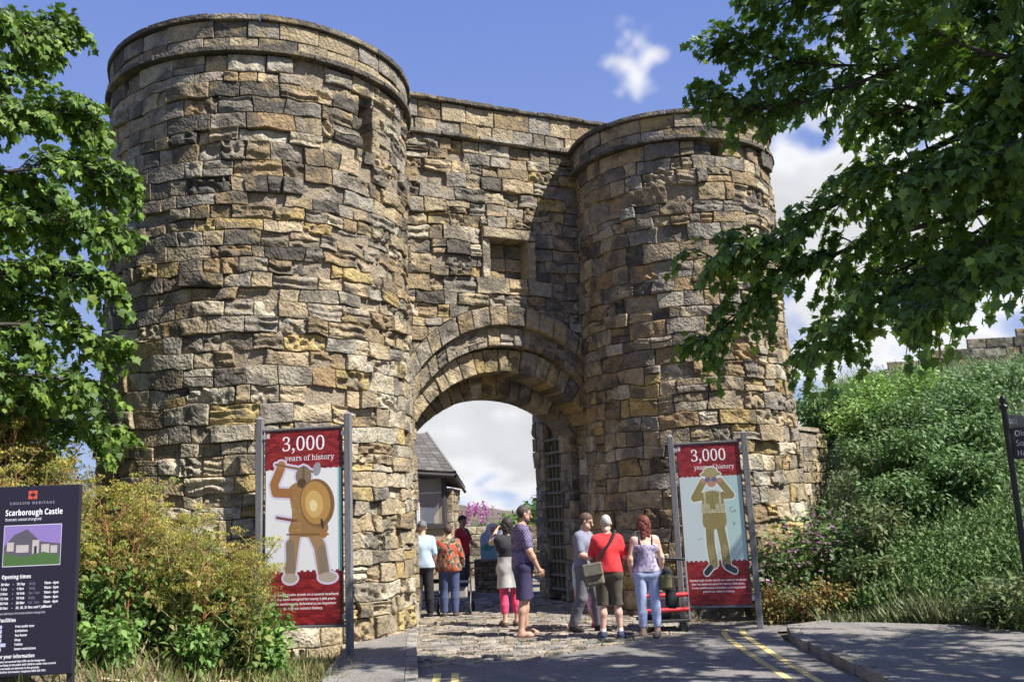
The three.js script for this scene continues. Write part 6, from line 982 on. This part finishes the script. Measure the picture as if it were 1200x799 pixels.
{ // stone plinth and the painted boards that stand on and beside it
  const pl = thing('stone_plinth', 'square plinth of thin brownish stone courses under the painted boards', 'plinth', [-0.72, 0, -21.2], -0.06), R = rng(61);
  courses(-0.33, 0.33, -0.02, 0.72, rng(62), (s, y, w, h) => { const a = Math.max(s, -0.33), b = Math.min(s + w, 0.33); if (b - a < 0.05) return; mesh('stone', stoneGeo((p, q, d) => V(lerp(a, b, p), y + q * h, 0.25 + d), b - a, h, { kind: 'rough', col: pickFrom(R, [[BROWN, 2], [TAN, 3], [RUST, 1]]), seed: Math.floor(990 + s * 100 + y * 500), fine: 0.6, depth: 0.1 }), stoneMat, pl); }, 0.07, 0.1, 0.14, 0.3);
  const c = new THREE.BoxGeometry(0.64, 0.73, 0.46); c.translate(0, 0.35, -0.02); mesh('mortar_core', c, mortarMat, pl);
  const board = (label, x, y, z, w, h, draw) => { const r = thing('painted_board', label, 'board', [x, y, z], -0.06, null), s = new THREE.Shape(); s.moveTo(-w / 2, 0); s.lineTo(w / 2, 0); s.lineTo(w / 2, h * 0.55); s.bezierCurveTo(w / 2, h * 0.75, w * 0.3, h * 0.72, w * 0.27, h * 0.84); s.bezierCurveTo(w * 0.24, h * 1.05, -w * 0.24, h * 1.05, -w * 0.27, h * 0.84); s.bezierCurveTo(-w * 0.3, h * 0.72, -w / 2, h * 0.75, -w / 2, h * 0.55); s.closePath();
    const g = new THREE.ExtrudeGeometry(s, { depth: 0.02, bevelEnabled: false, curveSegments: 10 }), p = g.attributes.position, u = g.attributes.uv; for (let i = 0; i < p.count; i++) u.setXY(i, p.getX(i) / w + 0.5, p.getY(i) / h); mesh('panel', g, new THREE.MeshStandardMaterial({ map: canvasTex(256, Math.round(256 * h / w), draw), roughness: 0.6 }), r); const st = new THREE.BoxGeometry(0.05, h * 0.6, 0.04); st.translate(0, h * 0.3, -0.021); mesh('strut', st, plain(0.2, 0.16, 0.1), r); };
  board('painted cut-out board of a pale hooded figure on the plinth', -0.6, 0.72, -21.15, 0.62, 0.78, (x, w, h) => { x.fillStyle = '#b9c4dc'; x.fillRect(0, 0, w, h); x.fillStyle = '#8fb9c4'; x.fillRect(0, h * 0.62, w, h); x.fillStyle = '#e3dcee'; x.beginPath(); x.ellipse(w / 2, h * 0.2, 58, 62, 0, 0, 7); x.fill(); x.fillStyle = '#c79a93'; x.beginPath(); x.ellipse(w / 2, h * 0.21, 30, 38, 0, 0, 7); x.fill(); x.fillStyle = '#4f3b44'; x.fillRect(w / 2 - 18, h * 0.19, 10, 5); x.fillRect(w / 2 + 8, h * 0.19, 10, 5); x.fillStyle = '#35a18b'; x.beginPath(); x.ellipse(w * 0.3, h * 0.66, 60, 34, -0.4, 0, 7); x.fill(); x.strokeStyle = '#8c8fb8'; x.lineWidth = 6; for (let i = 0; i < 5; i++) { x.beginPath(); x.moveTo(40 + i * 40, h * 0.45); x.lineTo(30 + i * 48, h); x.stroke(); } });
  board('painted cut-out board of a small figure in purple and white beside the plinth', -0.17, 0, -21.6, 0.42, 1.4, (x, w, h) => { x.fillStyle = '#8a6fb0'; x.fillRect(0, 0, w, h); x.fillStyle = '#e6dff0'; x.fillRect(w * 0.2, h * 0.55, w * 0.6, h * 0.45); x.fillStyle = '#c58ab8'; x.fillRect(w * 0.3, h * 0.28, w * 0.4, h * 0.3); x.fillStyle = '#caa49b'; x.beginPath(); x.ellipse(w / 2, h * 0.15, 34, 44, 0, 0, 7); x.fill(); x.fillStyle = '#5a3f86'; x.fillRect(w * 0.3, h * 0.02, w * 0.4, h * 0.07); x.fillStyle = '#6d5a9c'; x.fillRect(w * 0.48, h * 0.6, 8, h * 0.4); });
}
{ // low walls and planting up the lane
  const rampWall = (label, x, z, len, h, turn, seed) => { const r = thing('low_wall', label, 'wall', [x, 0, z], turn), R = rng(seed); courses(-len / 2, len / 2, 0, h, rng(seed + 1), (s, y, w, q) => { const a = Math.max(s, -len / 2), b = Math.min(s + w, len / 2); if (b - a < 0.1) return; mesh('stone', stoneGeo((p, t, d) => V(lerp(a, b, p), y + t * q, 0.2 + d), b - a, q, { kind: 'rough', col: pickFrom(R, [[TAN, 3], [PALE, 2], [GREY, 2], [GOLD, 0.6]]), seed: seed * 9 + Math.floor(s * 100 + y * 777), fine: 0.45 }), stoneMat, r); }, 0.16, 0.24, 0.3, 0.6); const c = new THREE.BoxGeometry(len, h - 0.02, 0.36); c.translate(0, h / 2 - 0.01, -0.02); mesh('mortar_core', c, mortarMat, r); };
  rampWall('low stone wall along the lane beyond the lattice gate', 1.35, -23.2, 5.0, 0.95, PI * 0.5 + 0.12 + PI, 71);
  rampWall('low stone garden wall beside the visitor building', -0.9, -27, 3.2, 1.35, 0, 75);
  const R = rng(81), b = shrub('flowering_bush', 'bush with magenta flower spikes above the garden wall', 'bush', [-1.35, -27.9], [1.0, 1.55, 0.6], { seed: 900, stems: 22, leaves: 40, leaf: 0.1, greens: [[[0.12, 0.2, 0.05], 3], [[0.18, 0.25, 0.07], 2]], spread: 0.2 });
  const fm = [], fc = []; for (let i = 0; i < 420; i++) { const k = Math.floor(i / 14), q = rng(k + 5), x = (q() - 0.5) * 2.1, z = (q() - 0.5) * 0.9, y = 1.35 + q() * 0.55 - Math.abs(x) * 0.1; fm.push(leafMatrix(V(x + (R() - 0.5) * 0.07, y + (i % 14) * 0.025, z + (R() - 0.5) * 0.07), V(R() - 0.5, 0.4, R() - 0.5), R, 0.07)); fc.push(tint(R, [[[0.5, 0.13, 0.42], 3], [[0.6, 0.25, 0.55], 2]])); }
  copies('flowers', mapleLeaf, LEAF, fm, fc, b);
  for (const [x, z, w, h, s] of [[1.1, -32, 1.0, 2.3, 1], [2.2, -33, 1.4, 2.9, 2], [0.1, -36, 1.0, 1.7, 3]]) shrub('courtyard_bush', ['', 'leafy bush rising behind the low lane wall', 'taller leafy bush behind the low lane wall', 'small far bush beyond the lane'][s], 'bush', [x, z], [w, h, w], { seed: 910 + s, stems: 24, leaves: 60, leaf: 0.2, greens: [[[0.13, 0.26, 0.04], 3], [[0.2, 0.33, 0.06], 2], [[0.09, 0.18, 0.04], 2]], spread: 0.35 });
}

renderer.render(scene, camera);
